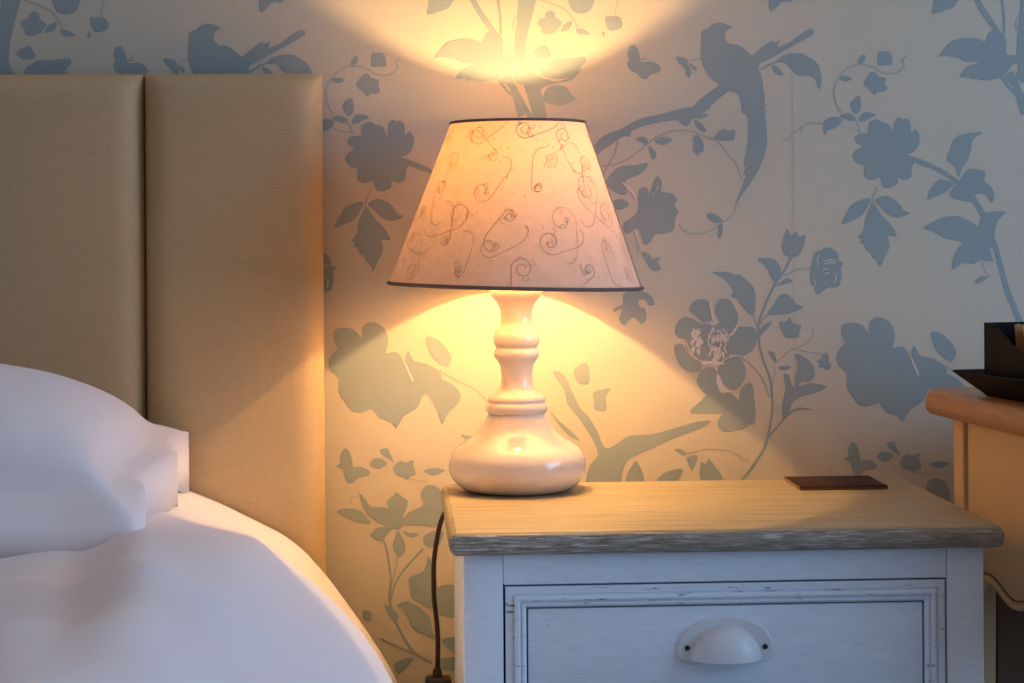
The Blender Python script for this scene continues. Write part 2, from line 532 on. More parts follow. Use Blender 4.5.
# dark leaf spray, top right
P(*Z9, [(97, 72), (105, 20), (115, -30), (230, -30), (215, 30), (165, 55)])
L(*Z9, [(310, -40), (330, -5), (360, 50), (400, 110), (440, 170)], 6.)
L(*Z9, [(458, -20), (470, 80), (473, 180)], 3.)
P(*Z9, [(130, 298), (165, 250), (200, 215), (260, 200), (300, 198), (345, 205), (375, 220), (390, 180), (405, 165), (440, 150), (465, 175), (485, 210), (485, 285), (525, 290), (552, 315),
        (520, 340), (495, 370), (470, 402), (420, 416), (370, 423), (330, 413), (300, 415), (290, 405), (240, 405), (270, 360), (310, 338), (352, 328), (310, 323), (265, 322), (240, 305), (200, 298), (160, 293)], True)
L(*Z9, [(455, 400), (500, 460), (535, 495)], 3.)
L(*Z9, [(505, 380), (540, 460), (560, 530), (580, 600)], 7.)
P(*Z9, [(540, 380), (578, 350), (592, 430), (555, 425)])
# tree trunk and its twigs
P(511, 0, 1, [(9.5, -12), (26.5, -12), (22, 13), (17.8, 29), (15, 44), (14.2, 58), (16, 66), (22, 73), (46, 82), (64, 74), (72, 68), (61.7, 79.6), (48.8, 82.8), (36, 86), (30, 90), (33, 101), (36, 120),
              (48, 165), (66, 215), (70, 260), (40, 260), (30, 200), (22, 120), (17.6, 101), (13, 86), (6, 74), (3, 60), (3.5, 40), (6, 18)], True)
L(*Z10, [(380, 365), (425, 400), (460, 450), (490, 505), (520, 560), (560, 640)], 5.)
P(*Z10, [(572, 450), (590, 410), (630, 395), (680, 405), (700, 435), (723, 460), (690, 480), (650, 492), (610, 485), (580, 475)])
P(*Z11, [(180, 160), (200, 130), (230, 122), (235, 90), (265, 75), (298, 90), (302, 122), (345, 155), (328, 190), (300, 220), (240, 235), (210, 220), (205, 190)])
P(*Z11, [(340, 215), (360, 170), (410, 145), (415, 170), (385, 205)])
P(*Z11, [(400, -20), (405, 50), (430, 80), (480, 92), (530, 78), (557, 45), (560, -20)])
P(*Z11, [(445, 195), (490, 200), (540, 237), (460, 232)])
P(*Z11, [(640, 120), (680, 115), (740, 118), (760, 180), (700, 210), (660, 195)])
P(*Z11, [(622, 220), (640, 218), (637, 250), (627, 248)])
L(*Z11, [(180, -10), (290, 30), (380, 75), (430, 140), (455, 185)], 1.8)
L(*Z11, [(735, -20), (720, 40), (710, 110)], 1.)
P(*Z11, [(150, 355), (190, 320), (230, 305), (250, 325), (275, 375), (240, 392), (190, 390)])
P(*Z11, [(195, 490), (215, 450), (260, 420), (300, 400), (400, 398), (500, 390), (510, 425), (480, 455), (450, 500), (400, 530), (300, 540), (220, 520)])
L(*Z11, [(55, 85), (15, 150), (18, 215)], 1.6)
P(661, 0, 5.69, [(625, -30), (618, 62), (650, 50), (692, 10), (738, 12), (750, -30)])
# big open peony and its stems
P(*Z12, [(145, 80), (165, 55), (200, 43), (235, 55), (250, 85), (256, 130), (240, 155), (210, 160), (170, 125), (145, 105)])
P(*Z12, [(270, 80), (290, 45), (335, 45), (360, 75), (382, 130), (365, 185), (345, 212), (310, 200), (285, 150), (268, 110)])
P(*Z12, [(72, 190), (90, 150), (120, 132), (160, 140), (195, 165), (205, 190), (150, 200), (130, 237), (95, 235), (75, 215)])
P(*Z12, [(68, 275), (110, 265), (130, 300), (160, 330), (205, 360), (195, 395), (160, 402), (120, 390), (85, 350)])
P(*Z12, [(185, 175), (230, 158), (260, 172), (285, 158), (325, 200), (345, 250), (340, 320), (290, 360), (240, 380), (200, 360), (170, 330), (130, 290), (125, 230), (150, 190)])
P(*Z12, [(340, 228), (370, 185), (420, 178), (462, 188), (470, 240), (455, 290), (400, 325), (360, 320), (330, 295), (325, 255)])
P(*Z12, [(300, 350), (350, 325), (385, 325), (412, 365), (416, 420), (390, 472), (350, 488), (310, 462), (280, 400)])
P(*Z12, [(178, 440), (205, 385), (260, 378), (285, 420), (300, 480), (350, 505), (382, 535), (392, 485), (440, 450), (458, 500), (466, 640), (430, 657), (380, 622), (320, 580), (250, 530), (200, 490)], True)
P(*Z12, [(145, 597), (200, 540), (232, 512), (300, 560), (342, 602), (250, 602)])
P(*Z12, [(280, 655), (300, 610), (345, 600), (432, 657), (380, 683), (310, 690)])
W(*Z12, [(277, 410), (290, 418), (305, 455), (325, 485), (358, 492), (383, 533), (345, 500), (298, 500), (276, 455)])
W(*Z12, [(240, 60), (246, 62), (262, 130), (275, 165), (268, 168), (252, 130)])
W(*Z12, [(345, 215), (372, 180), (378, 183), (352, 222)])
W(*Z12, [(200, 355), (215, 345), (300, 352), (310, 362), (215, 362)])
def stroke(zoom, pts, w):
    pts = catmull(pts, 4)
    l, r = [], []
    n = len(pts)
    for i, p in enumerate(pts):
        t = (Vector(pts[min(i + 1, n - 1)]) - Vector(pts[max(i - 1, 0)])).normalized()
        k = w * .5 * (1 - .6 * abs(2 * i / (n - 1) - 1))
        l.append((p[0] - t.y * k, p[1] + t.x * k)); r.append((p[0] + t.y * k, p[1] - t.x * k))
    PALE.append(('raw', q(*zoom, l + r[::-1])))
random.seed(5)
for cx, cy, rx, ry, n in ((174, 255, 30, 60, 40), (280, 265, 46, 84, 72)):     # speckled stamens
    for k in range(n):
        a, u = random.uniform(0, 2 * PI), random.uniform(.1, 1) ** .6
        x, y = cx + rx * u * math.cos(a), cy + ry * u * math.sin(a)
        h, b = random.uniform(6, 15), random.uniform(-7, 7)
        stroke(Z12, [(x - b * .5, y - h), (x + b * .4, y), (x + b, y + h)], random.uniform(7, 15))
for pts in ([(150, 225), (165, 200), (200, 190)], [(130, 250), (140, 290), (165, 325), (205, 350)], [(340, 330), (362, 320), (400, 322)], [(205, 360), (250, 372), (300, 350), (335, 325)],
            [(300, 190), (322, 205), (338, 250)], [(215, 165), (240, 158), (258, 172), (285, 158)], [(395, 470), (380, 500), (384, 535)]):
    stroke(Z12, pts, 7)
P(*Z5, [(235, 298), (330, 295), (370, 315), (390, 308), (430, 335), (465, 370), (485, 410), (485, 500), (470, 547), (435, 520), (400, 480), (380, 450), (345, 435), (360, 410), (340, 370), (300, 330)], True)
P(*Z5, [(498, 222), (540, 215), (585, 220), (610, 240), (630, 280), (625, 330), (600, 360), (570, 320), (545, 265)])
P(*Z5, [(600, 378), (640, 345), (670, 330), (697, 350), (650, 367)])
P(*Z5, [(655, 70), (670, 50), (690, 92), (710, 70), (720, 63), (735, 97), (769, 83), (760, 150), (730, 205), (690, 212), (655, 200), (634, 155), (645, 100)], True)
P(*Z5, [(552, 537), (590, 480), (620, 430), (660, 420), (690, 440), (715, 475), (757, 498), (700, 525), (640, 538)])
P(*Z5, [(622, 580), (660, 577), (682, 555), (700, 587), (746, 600), (735, 640), (728, 670), (660, 670), (640, 640), (625, 615)])
L(*Z5, [(690, 208), (655, 280), (600, 360), (560, 440), (530, 510), (505, 590), (497, 690)], 2.6)
L(*Z5, [(812, 270), (720, 285), (650, 318)], 1.8)
L(*Z5, [(470, 540), (490, 590), (496, 650)], 1.8)
L(*Z5, [(508, 600), (530, 565), (562, 533)], 1.8)
P(*Z5, [(798, 300), (812, 220), (830, 180), (858, 172), (890, 153), (935, 170), (960, 205), (960, 232), (988, 245), (972, 270), (977, 300), (965, 370), (930, 385), (905, 382), (870, 405), (845, 425), (820, 402), (824, 375), (800, 365)], True)
for pts in ([(865, 238), (905, 226), (952, 236)], [(872, 252), (915, 240), (945, 250)], [(868, 290), (885, 276), (905, 284)], [(875, 312), (892, 300), (908, 306)], [(808, 330), (822, 348), (828, 378)],
            [(850, 190), (838, 225), (842, 262)], [(930, 300), (945, 330), (935, 362)]):
    stroke(Z5, pts, 7)
P(*Z5, [(498, 645), (530, 600), (582, 573), (560, 612), (510, 662)])
L(*Z13, [(85, 195), (90, 260), (110, 330), (135, 400), (145, 470), (145, 560), (132, 640), (122, 690)], 2.4)
L(*Z19, [(815, 120), (790, 190), (740, 270), (690, 340), (640, 400), (560, 500)], 2.8)
L(*Z13, [(130, 670), (180, 610), (240, 548)], 2.)
P(*Z13, [(220, 567), (265, 535), (342, 548), (290, 546), (245, 556)])
L(*Z13, [(5, 308), (60, 350), (110, 420), (132, 490)], 1.7)
P(*Z13, [(128, 280), (155, 285), (166, 328), (145, 315)])
L(*Z13, [(160, 332), (200, 300), (235, 270), (300, 280), (395, 296)], 1.4)
L(*Z13, [(235, 270), (290, 250), (325, 220), (335, 178)], 1.1)
P(*Z13, [(173, 355), (200, 344), (234, 350), (215, 362), (190, 365)])
P(*Z13, [(252, 290), (300, 310), (330, 340), (342, 385), (320, 415), (280, 420), (255, 442), (248, 400), (262, 350)])
P(*Z13, [(198, 384), (225, 390), (243, 440), (320, 424), (398, 440), (340, 470), (270, 490), (235, 520), (220, 570), (195, 592), (190, 520), (207, 450)], True)
P(*Z13, [(348, 322), (372, 312), (388, 284), (405, 300), (403, 325), (418, 345), (396, 368), (380, 352), (358, 352), (366, 336)], True)
L(*Z13, [(138, 480), (155, 400), (158, 350)], 1.)
# large flower on the right, repeated left of the lamp
P(*Z14, [(80, 130), (85, 95), (120, 85), (160, 95), (185, 125), (186, 85), (215, 65), (255, 75), (280, 110), (283, 150), (275, 182), (310, 175), (335, 200), (345, 230), (348, 190), (360, 172), (378, 210), (430, 222),
         (480, 262), (470, 310), (412, 340), (395, 380), (370, 400), (340, 418), (312, 465), (295, 440), (250, 425), (225, 390), (190, 402), (150, 400), (125, 365), (100, 330), (102, 278), (70, 250), (62, 215), (75, 185), (95, 163)], True)
P(*Z14, [(423, 122), (465, 130), (500, 165), (516, 200), (500, 232), (465, 215), (435, 180)])
P(508 + 320, 310, 5.257, [(500, 330), (560, 330), (640, 340), (700, 380), (722, 430), (690, 480), (655, 515), (625, 567), (600, 500), (570, 440)])
L(508 + 320, 310, 5.257, [(600, 285), (700, 340), (800, 390), (870, 460), (960, 510)], 1.5)
P(508 + 320, 310, 5.257, [(718, 620), (770, 628), (822, 632), (770, 667), (745, 645)])
W(*Z14, [(345, 225), (350, 222), (375, 280), (370, 284)])
# lower butterfly, sprig and leafy plant left of the bedside cabinet
P(*Z16, [(105, 140), (120, 108), (135, 97), (155, 115), (170, 160), (175, 195), (220, 192), (263, 220), (250, 240), (200, 250), (180, 272), (150, 278), (130, 245), (118, 207), (83, 190), (107, 175)], True)
P(*Z16, [(263, 178), (285, 150), (320, 150), (354, 176), (310, 202), (285, 195)])
P(*Z16, [(316, 105), (355, 97), (370, 130), (388, 168), (365, 155), (330, 130)])
P(*Z16, [(390, 190), (420, 163), (450, 170), (492, 157), (490, 185), (503, 232), (478, 243), (455, 262), (440, 247), (410, 242), (388, 212)])
P(*Z16, [(548, 215), (600, 200), (657, 212), (600, 237)])
L(*Z16, [(460, 255), (520, 268), (560, 270)], 1.)
P(*Z16, [(88, 428), (140, 412), (200, 420), (230, 440), (267, 492), (200, 485), (140, 460)])
P(*Z16, [(203, 328), (240, 365), (265, 402), (340, 406), (360, 418), (353, 372), (385, 345), (405, 327), (430, 350), (460, 370), (456, 410), (432, 468), (470, 430), (530, 405), (545, 380), (528, 345), (545, 303), (580, 289), (625, 305),
         (655, 360), (660, 450), (630, 507), (560, 505), (480, 498), (430, 502), (425, 520), (385, 522), (370, 505), (320, 492), (285, 470), (240, 430), (220, 380)], True)
P(*Z16, [(270, 557), (290, 520), (330, 508), (380, 512), (350, 555), (320, 582)])
P(*Z16, [(410, 528), (435, 570), (450, 610), (440, 650), (415, 668), (390, 640), (382, 600), (395, 560)])
P(*Z16, [(433, 528), (470, 540), (522, 545), (490, 565), (455, 555)])
P(*Z16, [(545, 560), (600, 530), (650, 540), (620, 610), (555, 607)])
L(*Z16, [(170, 395), (160, 375), (165, 355), (185, 350)], 1.)
L(*Z17, [(100, 30), (120, 90), (130, 160), (140, 230)], 2.)
L(*Z17, [(172, 105), (160, 170), (145, 232)], 1.6)
L(*Z17, [(282, 83), (220, 150), (170, 215), (150, 260), (138, 315)], 2.)
L(*Z17, [(140, 225), (132, 290), (135, 330), (155, 400), (190, 470), (240, 545), (322, 596)], 2.8)
P(*Z17, [(108, 333), (135, 345), (165, 370), (172, 402), (150, 405), (125, 375)])
P(*Z17, [(218, 222), (245, 200), (285, 180), (306, 118), (325, 170), (342, 230), (346, 310), (320, 350), (270, 330), (230, 300), (225, 260)])
P(*Z17, [(163, 342), (200, 318), (260, 340), (312, 390), (320, 430), (328, 458), (338, 484), (290, 465), (240, 440), (210, 390), (185, 345)])
P(*Z17, [(340, 260), (440, 250), (460, 330), (430, 387), (355, 365)])
P(*Z17, [(365, 490), (430, 478), (440, 520), (425, 547), (385, 522)])
P(*Z17, [(355, 577), (425, 568), (440, 600), (425, 627), (365, 622)])
L(*Z17, [(90, 485), (180, 525), (260, 557)], 2.)
P(*Z17, [(152, 602), (190, 575), (237, 570), (215, 602), (170, 637)])
P(*Z17, [(15, 360), (52, 370), (45, 402), (20, 395)])
# thick bough right of the lamp base
P(*Z18, [(225, 700), (230, 600), (270, 548), (262, 500), (230, 440), (170, 352), (130, 302), (110, 230), (60, 150), (110, 160), (150, 240), (190, 320), (230, 362), (270, 430), (306, 508), (360, 490), (420, 452), (520, 445), (600, 425), (700, 395),
         (770, 380), (806, 385), (760, 415), (680, 445), (600, 475), (530, 510), (460, 540), (412, 570), (390, 620), (362, 700)])
P(*Z18, [(250, 250), (280, 235), (332, 228), (310, 270), (312, 330), (258, 330), (255, 290)])
P(*Z18, [(160, 142), (220, 108), (232, 200), (180, 202)])
P(*Z18, [(40, 330), (90, 380), (150, 430), (188, 475), (150, 460), (100, 415)])
P(*Z18, [(408, 637), (440, 580), (452, 568), (475, 605), (490, 650), (480, 690), (410, 690)])
P(*Z18, [(555, 652), (600, 620), (672, 608), (650, 662), (630, 690), (560, 690)])
P(*Z19, [(218, 190), (260, 185), (297, 215), (270, 225)])
P(*Z19, [(298, 242), (365, 225), (357, 280), (330, 327), (310, 280)])
P(*Z19, [(388, 272), (420, 285), (440, 248), (475, 290), (520, 350), (527, 410), (390, 410)], True)
L(*Z19, [(290, 215), (350, 205), (420, 188), (520, 192), (600, 210), (700, 265)], 1.)
L(*Z19, [(600, 210), (640, 245), (660, 270)], .9)

WX0, WX1, WZ0, WZ1 = -1.35, 1.75, 0., 2.2
TILE, RISE = .5207, .705

def wall_back():
    bm = bmesh.new()
    box(bm, WX0, WX1, 0, .12, WZ0, WZ1)
    cnt = [0]
    def face(pts, base, mat):
        if min(p[0] for p in pts) < WX0 + .01 or max(p[0] for p in pts) > WX1 - .01 or min(p[1] for p in pts) < .02 or max(p[1] for p in pts) > WZ1 - .02:
            return
        cnt[0] += 1
        y = -base - (cnt[0] % 50) * 4e-6
        vs = [bm.verts.new((x, y, z)) for x, z in pts]
        for tri in tessellate_polygon([[Vector((x, z, 0)) for x, z in pts]]):
            try:
                f = bm.faces.new([vs[i] for i in tri])
                f.normal_update()
                if f.normal.y > 0:
                    f.normal_flip()
                f.material_index = mat
            except ValueError:
                pass
    def rib(pts, w):
        out_l, out_r = [], []
        n = len(pts)
        for i, p in enumerate(pts):
            a, b = Vector(pts[max(i - 1, 0)]), Vector(pts[min(i + 1, n - 1)])
            t = (b - a).normalized()
            nn = Vector((-t.y, t.x)) * w * .5
            out_l.append((p[0] + nn.x, p[1] + nn.y))
            out_r.append((p[0] - nn.x, p[1] - nn.y))
        return out_l, out_r
    for row, (dz, half) in enumerate(((0, 0), (RISE, .5), (-RISE, .5))):
        for k in range(-3, 4):
            dx = (k + half) * TILE
            sh = lambda pp: [(x + dx, z + dz) for x, z in (wall_pt(*p) for p in pp)]
            for pts, raw in POLY:
                pp = pts if raw else catmull(pts, 4, True)
                if raw is True:
                    pp = catmull(pts, 2, True)
                face(sh(pp), .0005 if raw == 'over' else .0002, 1)
            for pts, w in LINE:
                pp = sh(catmull(pts, 4))
                l, r = rib(pp, max(w, 1.) * .00102)
                for i in range(len(l) - 1):
                    face([l[i], l[i + 1], r[i + 1], r[i]], .00012, 1 if w > 1.9 else 2)
            for pts in PALE:
                face(sh(pts[1] if pts[0] == 'raw' else catmull(pts, 3, True)), .0005, 3)
    for px in (501, 794):
        x, _ = wall_pt(px, 300)
        for k in (-2, -1, 0, 1, 2):
            xx = x + k * TILE * 1.0
            if px == 794 and k in (-1, 1):
                continue
            face([(xx, .05), (xx + .0004, .05), (xx + .0004, WZ1 - .03), (xx, WZ1 - .03)], .00055, 4) if k == 0 else None
    me = bpy.data.meshes.new('wall_back')
    bm.to_mesh(me)
    bm.free()
    for n in ('paper', 'motif', 'line', 'pale', 'seam'):
        me.materials.append(M[n])
    return structure(link('wall_back', me))
wall_back()

bm = bmesh.new(); box(bm, WX0, WX1, -2.6, .12, -.06, 0)
structure(mesh_obj('floor', bm, M['carpet']))
bm = bmesh.new(); bbox(bm, WX0, WX1, -.016, -.0012, .0005, .12, .004)
structure(mesh_obj('baseboard_back', bm, M['skirting']))

# ------------------------------------------------------------------ headboard
hb = thing('headboard', 'beige upholstered headboard of tall padded panels standing against the wallpaper', 'headboard', (-.5215, -.02, 0))
def panel_bm(w, z0, z1, t):
    b = bmesh.new()
    nx, nz = 22, 60
    def d(u, e):                                   # padded edge roll-off
        s = min(u, 1 - u) * e
        return 1 - math.exp(-s / .0075)
    grid = []
    for j in range(nz + 1):
        v = j / nz
        v = .5 - .5 * math.cos(PI * v)
        row = []
        for i in range(nx + 1):
            u = .5 - .5 * math.cos(PI * i / nx)
            k = d(u, w) * d(v, z1 - z0)
            pull = .0022 * math.exp(-min(u, 1 - u) * w / .03)
            pin = .0022 * math.sin(PI * v)
            row.append(b.verts.new(((u - .5) * (w - pin * 0), -(t - .022) - .022 * k - 0.002 * math.sin(PI * u), z0 + v * (z1 - z0) - .004 * math.exp(-(1 - v) * (z1 - z0) / .004) * 0)))
        grid.append(row)
    for j in range(nz):
        for i in range(nx):
            b.faces.new((grid[j][i], grid[j][i + 1], grid[j + 1][i + 1], grid[j + 1][i]))
    per = [grid[0][i] for i in range(nx + 1)] + [grid[j][nx] for j in range(1, nz + 1)] + [grid[nz][i] for i in range(nx - 1, -1, -1)] + [grid[j][0] for j in range(nz - 1, 0, -1)]
    back = [b.verts.new((v.co.x, -.012, v.co.z)) for v in per]
    n = len(per)
    for i in range(n):
        b.faces.new((per[(i + 1) % n], per[i], back[i], back[(i + 1) % n]))
    b.faces.new(back)
    return b
PW = .1752
p0 = None
for k in range(5):
    xc = -.0828 - PW * (k + .5) - hb.location.x
    if p0 is None:
        p0 = mesh_obj('padded_panel', panel_bm(PW - .0016, .28, 1.058, .052), M['headboard'], hb, 60)
        p0.location = (xc, 0, 0)
    else:
        c = p0.copy(); COL.objects.link(c); c.parent = hb; c.location = (xc, 0, 0)
bm = bmesh.new(); bbox(bm, -.43, .43, -.0125, .0185, .0, 1.045, .003)
mesh_obj('backing_board', bm, M['dark_wood'], hb)

# ------------------------------------------------------------------ bed, duvet, pillow
MATT = [(-1.02, .16), (-1.025, .36), (-1.01, .48), (-.95, .565), (-.86, .610), (-.70, .630), (-.50, .638), (-.36, .645), (-.27, .6555), (-.2182, .6515), (-.154, .623), (-.106, .593),
        (-.0581, .5343), (-.0131, .4625), (.004, .405), (.010, .33), (.008, .25), (.004, .16)]
QUILT = [(-1.04, .16), (-1.045, .36), (-1.03, .49), (-.965, .59), (-.87, .634), (-.70, .640), (-.50, .640), (-.36, .643), (-.27, .657), (-.195, .674), (-.136, .663), (-.09, .628),
         (-.042, .586), (-.010, .535), (.010, .46), (.017, .36), (.016, .26), (.012, .16)]
HEAD = -.0795                                        # the duvet runs up to the headboard, thickening towards the foot
bed = thing('bed', 'bed whose mattress and base are covered by the white duvet', 'bed', (-.50, -1.0, 0))
def cloth(name, mat, ya, yb, ny, fn, parent=None, off=(0, 0, 0), thick=.008):
    bm = bmesh.new()
    rows = []
    for j in range(ny + 1):
        y = ya + (yb - ya) * j / ny
        rows.append([bm.verts.new((p[0] - off[0], p[1] - off[1], p[2] - off[2])) for p in fn(y)])
    for a, b in zip(rows, rows[1:]):
        for i in range(len(a) - 1):
            bm.faces.new((a[i], a[i + 1], b[i + 1], b[i]))
    for f in bm.faces:
        f.normal_update()
    if sum(f.normal.z for f in bm.faces) < 0:
        bmesh.ops.reverse_faces(bm, faces=bm.faces[:])
    o = mesh_obj(name, bm, mat, parent, 180)
    m = o.modifiers.new('thickness', 'SOLIDIFY'); m.thickness = thick; m.offset = -1
    return o
def normal_at(cs, i):
    a = Vector(cs[max(i - 1, 0)]); b = Vector(cs[min(i + 1, len(cs) - 1)])
    t = (b - a).normalized()
    return Vector((-t.y, t.x))
MC, QC = catmull(MATT, 10), catmull(QUILT, 10)
def sheet_row(y):
    out = []
    e = min(1, (-.0795 - y) / .12)
    for i, (x, z) in enumerate(MC):
        n = normal_at(MC, i)
        d = (.004 * noise.noise(Vector((x * 6 + 4, y * 6, z * 5))) + .0015 * noise.noise(Vector((x * 22, y * 20, z * 16)))) * (.2 + .8 * e) * (.15 if x < -.23 else 1)
        out.append((-.5 + (x + n.x * d + .5) * .95, y, (z + n.y * d) - .045))
    return out
cloth('mattress', M['sheet'], -.085, -1.84, 60, sheet_row, bed, (-.50, -1.0, 0))
bm = bmesh.new(); bbox(bm, -.42, .42, -.85, .88, .06, .40, .015, 3)
mesh_obj('base', bm, M['headboard'], bed, True)
for sx in (-1, 1):
    for sy in (-1, 1):
        bm = bmesh.new(); lathe(bm, [(.02, 0.), (.026, .03), (.026, .062)], 16, sx * .36, sy * .80)
        mesh_obj('leg', bm, M['dark_wood'], bed, True)
def quilt_row(y):
    out = []
    e = max(0., min(1., (-.11 - y) / .36))
    e = e * e * (3 - 2 * e)
    e0 = .2 + .8 * min(1, (-.0795 - y) / .1)
    end = max(0, (-y - 1.74) / .16)
    ep = max(0., min(1., (-.34 - y) / .30)); ep = ep * ep * (3 - 2 * ep)      # stays low under the pillow
    for i, ((x, z), (mx_, mz)) in enumerate(zip(QC, MC)):
        n = normal_at(QC, i)
        d = .009 * noise.noise(Vector((x * 3.2 + 4, y * 2.6, z * 3))) + .0045 * noise.noise(Vector((x * 9 + y * 4, y * 7 - x * 3, z * 6)))
        w = max(0, min(1, (-.09 - x) / .08))
        d += w * (.006 * math.exp(-((y + .66 + .5 * (x + .25)) / .035) ** 2) + .005 * math.exp(-((y + .84 + .3 * (x + .35)) / .04) ** 2) - .005 * math.exp(-((y + .74 + .4 * (x + .25)) / .035) ** 2))
        d *= e0 * (.2 if x < -.23 and y > -.5 else 1)
        b = max(0., min(1., (-.14 - mx_) / .13))
        k = e * (1 - b) + ep * b
        q1 = max(0, min(1, (-.40 - y) / .15)) * max(0, min(1, (y + 1.0) / .2))
        d -= q1 * (.010 * math.exp(-((x + .235 + .12 * (y + .6)) / .020) ** 2) - .004 * math.exp(-((x + .19 + .12 * (y + .6)) / .018) ** 2))
        nm = normal_at(MC, i)
        X = (mx_ + nm.x * d) * (1 - k) + (x + n.x * d) * k
        Z = (mz + nm.y * d) * (1 - k) + (z + n.y * d) * k
        out.append((X - (X + .5) * .05 * end ** 2, y, Z - .05 * end ** 2))
    return out
tag(cloth('duvet', M['duvet'], HEAD, -1.9, 170, quilt_row), 'white cotton duvet rounding over the bed under the pillow', 'duvet')

def pillow():
    nx, ny = 96, 72
    HX, HY, FL = .334, .189, .034
    cx, cy = -.2125 - HX, -.086 - HY
    bm = bmesh.new()
    def pos(u, v, s):
        x, y = u * HX, v * HY
        x *= 1 - .020 * (1 - v * v) * abs(u) ** 3 * .6
        x += .010 * math.sin(y * 30 + .5) * max(0, u) ** 6 * (1 - v * v)
        y *= 1 - .05 * (1 - u * u) * abs(v) ** 3 * .6
        ub, vb = min(1, abs(u) * HX / (HX - FL)), min(1, abs(v) * HY / (HY - FL))
        h = ((1 - ub ** 2.3) * (1 - vb ** 2.4)) ** .43
        mid = .700 + .013 * v
        out = max(0, (abs(u) * HX - (HX - FL)) / FL, (abs(v) * HY - (HY - FL)) / FL)
        mid += .012 * (1 - out) + .002 * math.sin(y * 44 + 1.2) * out + .003 * math.sin(x * 40) * out + (-.006 if u > 0 else 0) * out * max(0, v)
        if v < 0:
            mid -= .022 * min(1, out) * max(0, -v - .6) * 2.2
        wr = .0045 * noise.noise(Vector((x * 9, y * 9, s * 3))) + .002 * noise.noise(Vector((x * 24 + 3, y * 20, s)))
        # gathers on the front side and at the corners
        g = max(0, -v - .45)
        wr += .006 * g * math.sin(x * 120 + 3 * noise.noise(Vector((x * 12, 0, 0)))) * h
        if s > 0:
            z = mid + .083 * h + wr * (.3 + .7 * h)
        else:
            z = max(mid - .050 * h - .0016 + wr * h * .3, .6440 if out < .02 else -1)
            z = min(z, mid - .0016)
            if u > .3:                               # open end of the case: the cloth hangs down to the bed
                t = ((u - .3) / .7) ** 2
                z = z * (1 - t) + t * min(z, .654 + .006 * math.sin(y * 60))
            if v < -.3:
                t = ((-v - .3) / .7) ** 3
                z = z * (1 - t) + t * min(z, .6435)
        return (cx + x, cy + y, z)
    top = [[bm.verts.new(pos(2 * i / nx - 1, 2 * j / ny - 1, 1)) for i in range(nx + 1)] for j in range(ny + 1)]
    bot = [[bm.verts.new(pos(2 * i / nx - 1, 2 * j / ny - 1, -1)) for i in range(nx + 1)] for j in range(ny + 1)]
    for j in range(ny):
        for i in range(nx):
            bm.faces.new((top[j][i], top[j][i + 1], top[j + 1][i + 1], top[j + 1][i]))
            bm.faces.new((bot[j][i], bot[j + 1][i], bot[j + 1][i + 1], bot[j][i + 1]))
    def per(g):
        return [g[0][i] for i in range(nx + 1)] + [g[j][nx] for j in range(1, ny + 1)] + [g[ny][i] for i in range(nx - 1, -1, -1)] + [g[j][0] for j in range(ny - 1, 0, -1)]
    a, b = per(top), per(bot)
    n = len(a)
    for i in range(n):
        bm.faces.new((a[i], b[i], b[(i + 1) % n], a[(i + 1) % n]))
    o = mesh_obj('pillow', bm, M['pillow'], None, 180)
    return tag(o, 'plump white pillow with a flat fabric border lying against the beige headboard', 'pillow')
pillow()

# ------------------------------------------------------------------ bedside cabinet
NX0, NX1, NYF, NYB, NH = .0315, .4935, -.4045, -.076, .6535
ncx, ncy = (NX0 + NX1) / 2, (NYF + NYB) / 2
ns = thing('bedside_cabinet', 'pale painted bedside cabinet with a worn wooden top and cup handled drawer', 'bedside cabinet', (ncx, ncy, 0), R(.15))
def lx(x): return x - ncx
def ly(y): return y - ncy
BX0, BX1, BYF, BYB = .0438, .4775, -.393, -.082      # painted body
# top with a rounded nosing
def top_bm():
    b = bmesh.new()
    # nosing profile: (inset from the outer edge, height)
    prof = [(.012, -.0185), (.006, -.0185), (.0022, -.0165), (.0003, -.0125), (0, -.0095), (.0006, -.0060), (.0022, -.0028), (.0042, -.0014), (.0052, -.0012), (.0062, -.0002), (.0085, 0)]
    rings = []
    for d, h in prof:
        x0, x1, y0, y1 = NX0 + d, NX1 - d, NYF + d, NYB - min(d, .001)
        rr = max(.0005, .006 - d)
        ring = []
        for (px, py, a0) in ((x0 + rr, y0 + rr, 180), (x1 - rr, y0 + rr, 270), (x1, y1, None), (x0, y1, None)):
            if a0 is None:
                ring.append((px, py))
            else:
                for k in range(5):
                    a = R(a0 + 22.5 * k)
                    ring.append((px + rr * math.cos(a), py + rr * math.sin(a)))
        rings.append([b.verts.new((lx(x), ly(y), NH + h)) for x, y in ring])
    n = len(rings[0])
    for ra, rb in zip(rings, rings[1:]):
        for i in range(n):
            f = b.faces.new((ra[i], ra[(i + 1) % n], rb[(i + 1) % n], rb[i]))
            f.normal_update()
            f.material_index = 1 if ra[0].co.z - NH < -.0024 and abs(ra[i].co.y - ra[(i + 1) % n].co.y) < .003 and ra[i].co.y < 0 else 0
    b.faces.new(rings[0][::-1]); b.faces.new(rings[-1])
    return b
mesh_obj('tabletop', top_bm(), [M['limed'], M['worn']], ns, 35)
ZT = NH - .0185
DX0, DX1 = .0765, .4462                              # drawer opening
rails = [(.6095, ZT), (.4665, .4935), (.3235, .3505), (.14, .2075)]
bm = bmesh.new()
bbox(bm, lx(BX0), lx(DX0 - .0003), ly(BYF), ly(BYF + .03), .0, ZT, .0012, 2)
bbox(bm, lx(DX1 + .0003), lx(BX1), ly(BYF), ly(BYF + .03), .0, ZT, .0012, 2)
for z0, z1 in rails:
    bbox(bm, lx(DX0), lx(DX1), ly(BYF), ly(BYF + .022), z0, z1, .0008, 1)
bbox(bm, lx(BX0 + .001), lx(BX0 + .018), ly(BYF + .0305), ly(BYB), .08, ZT, .001, 1)
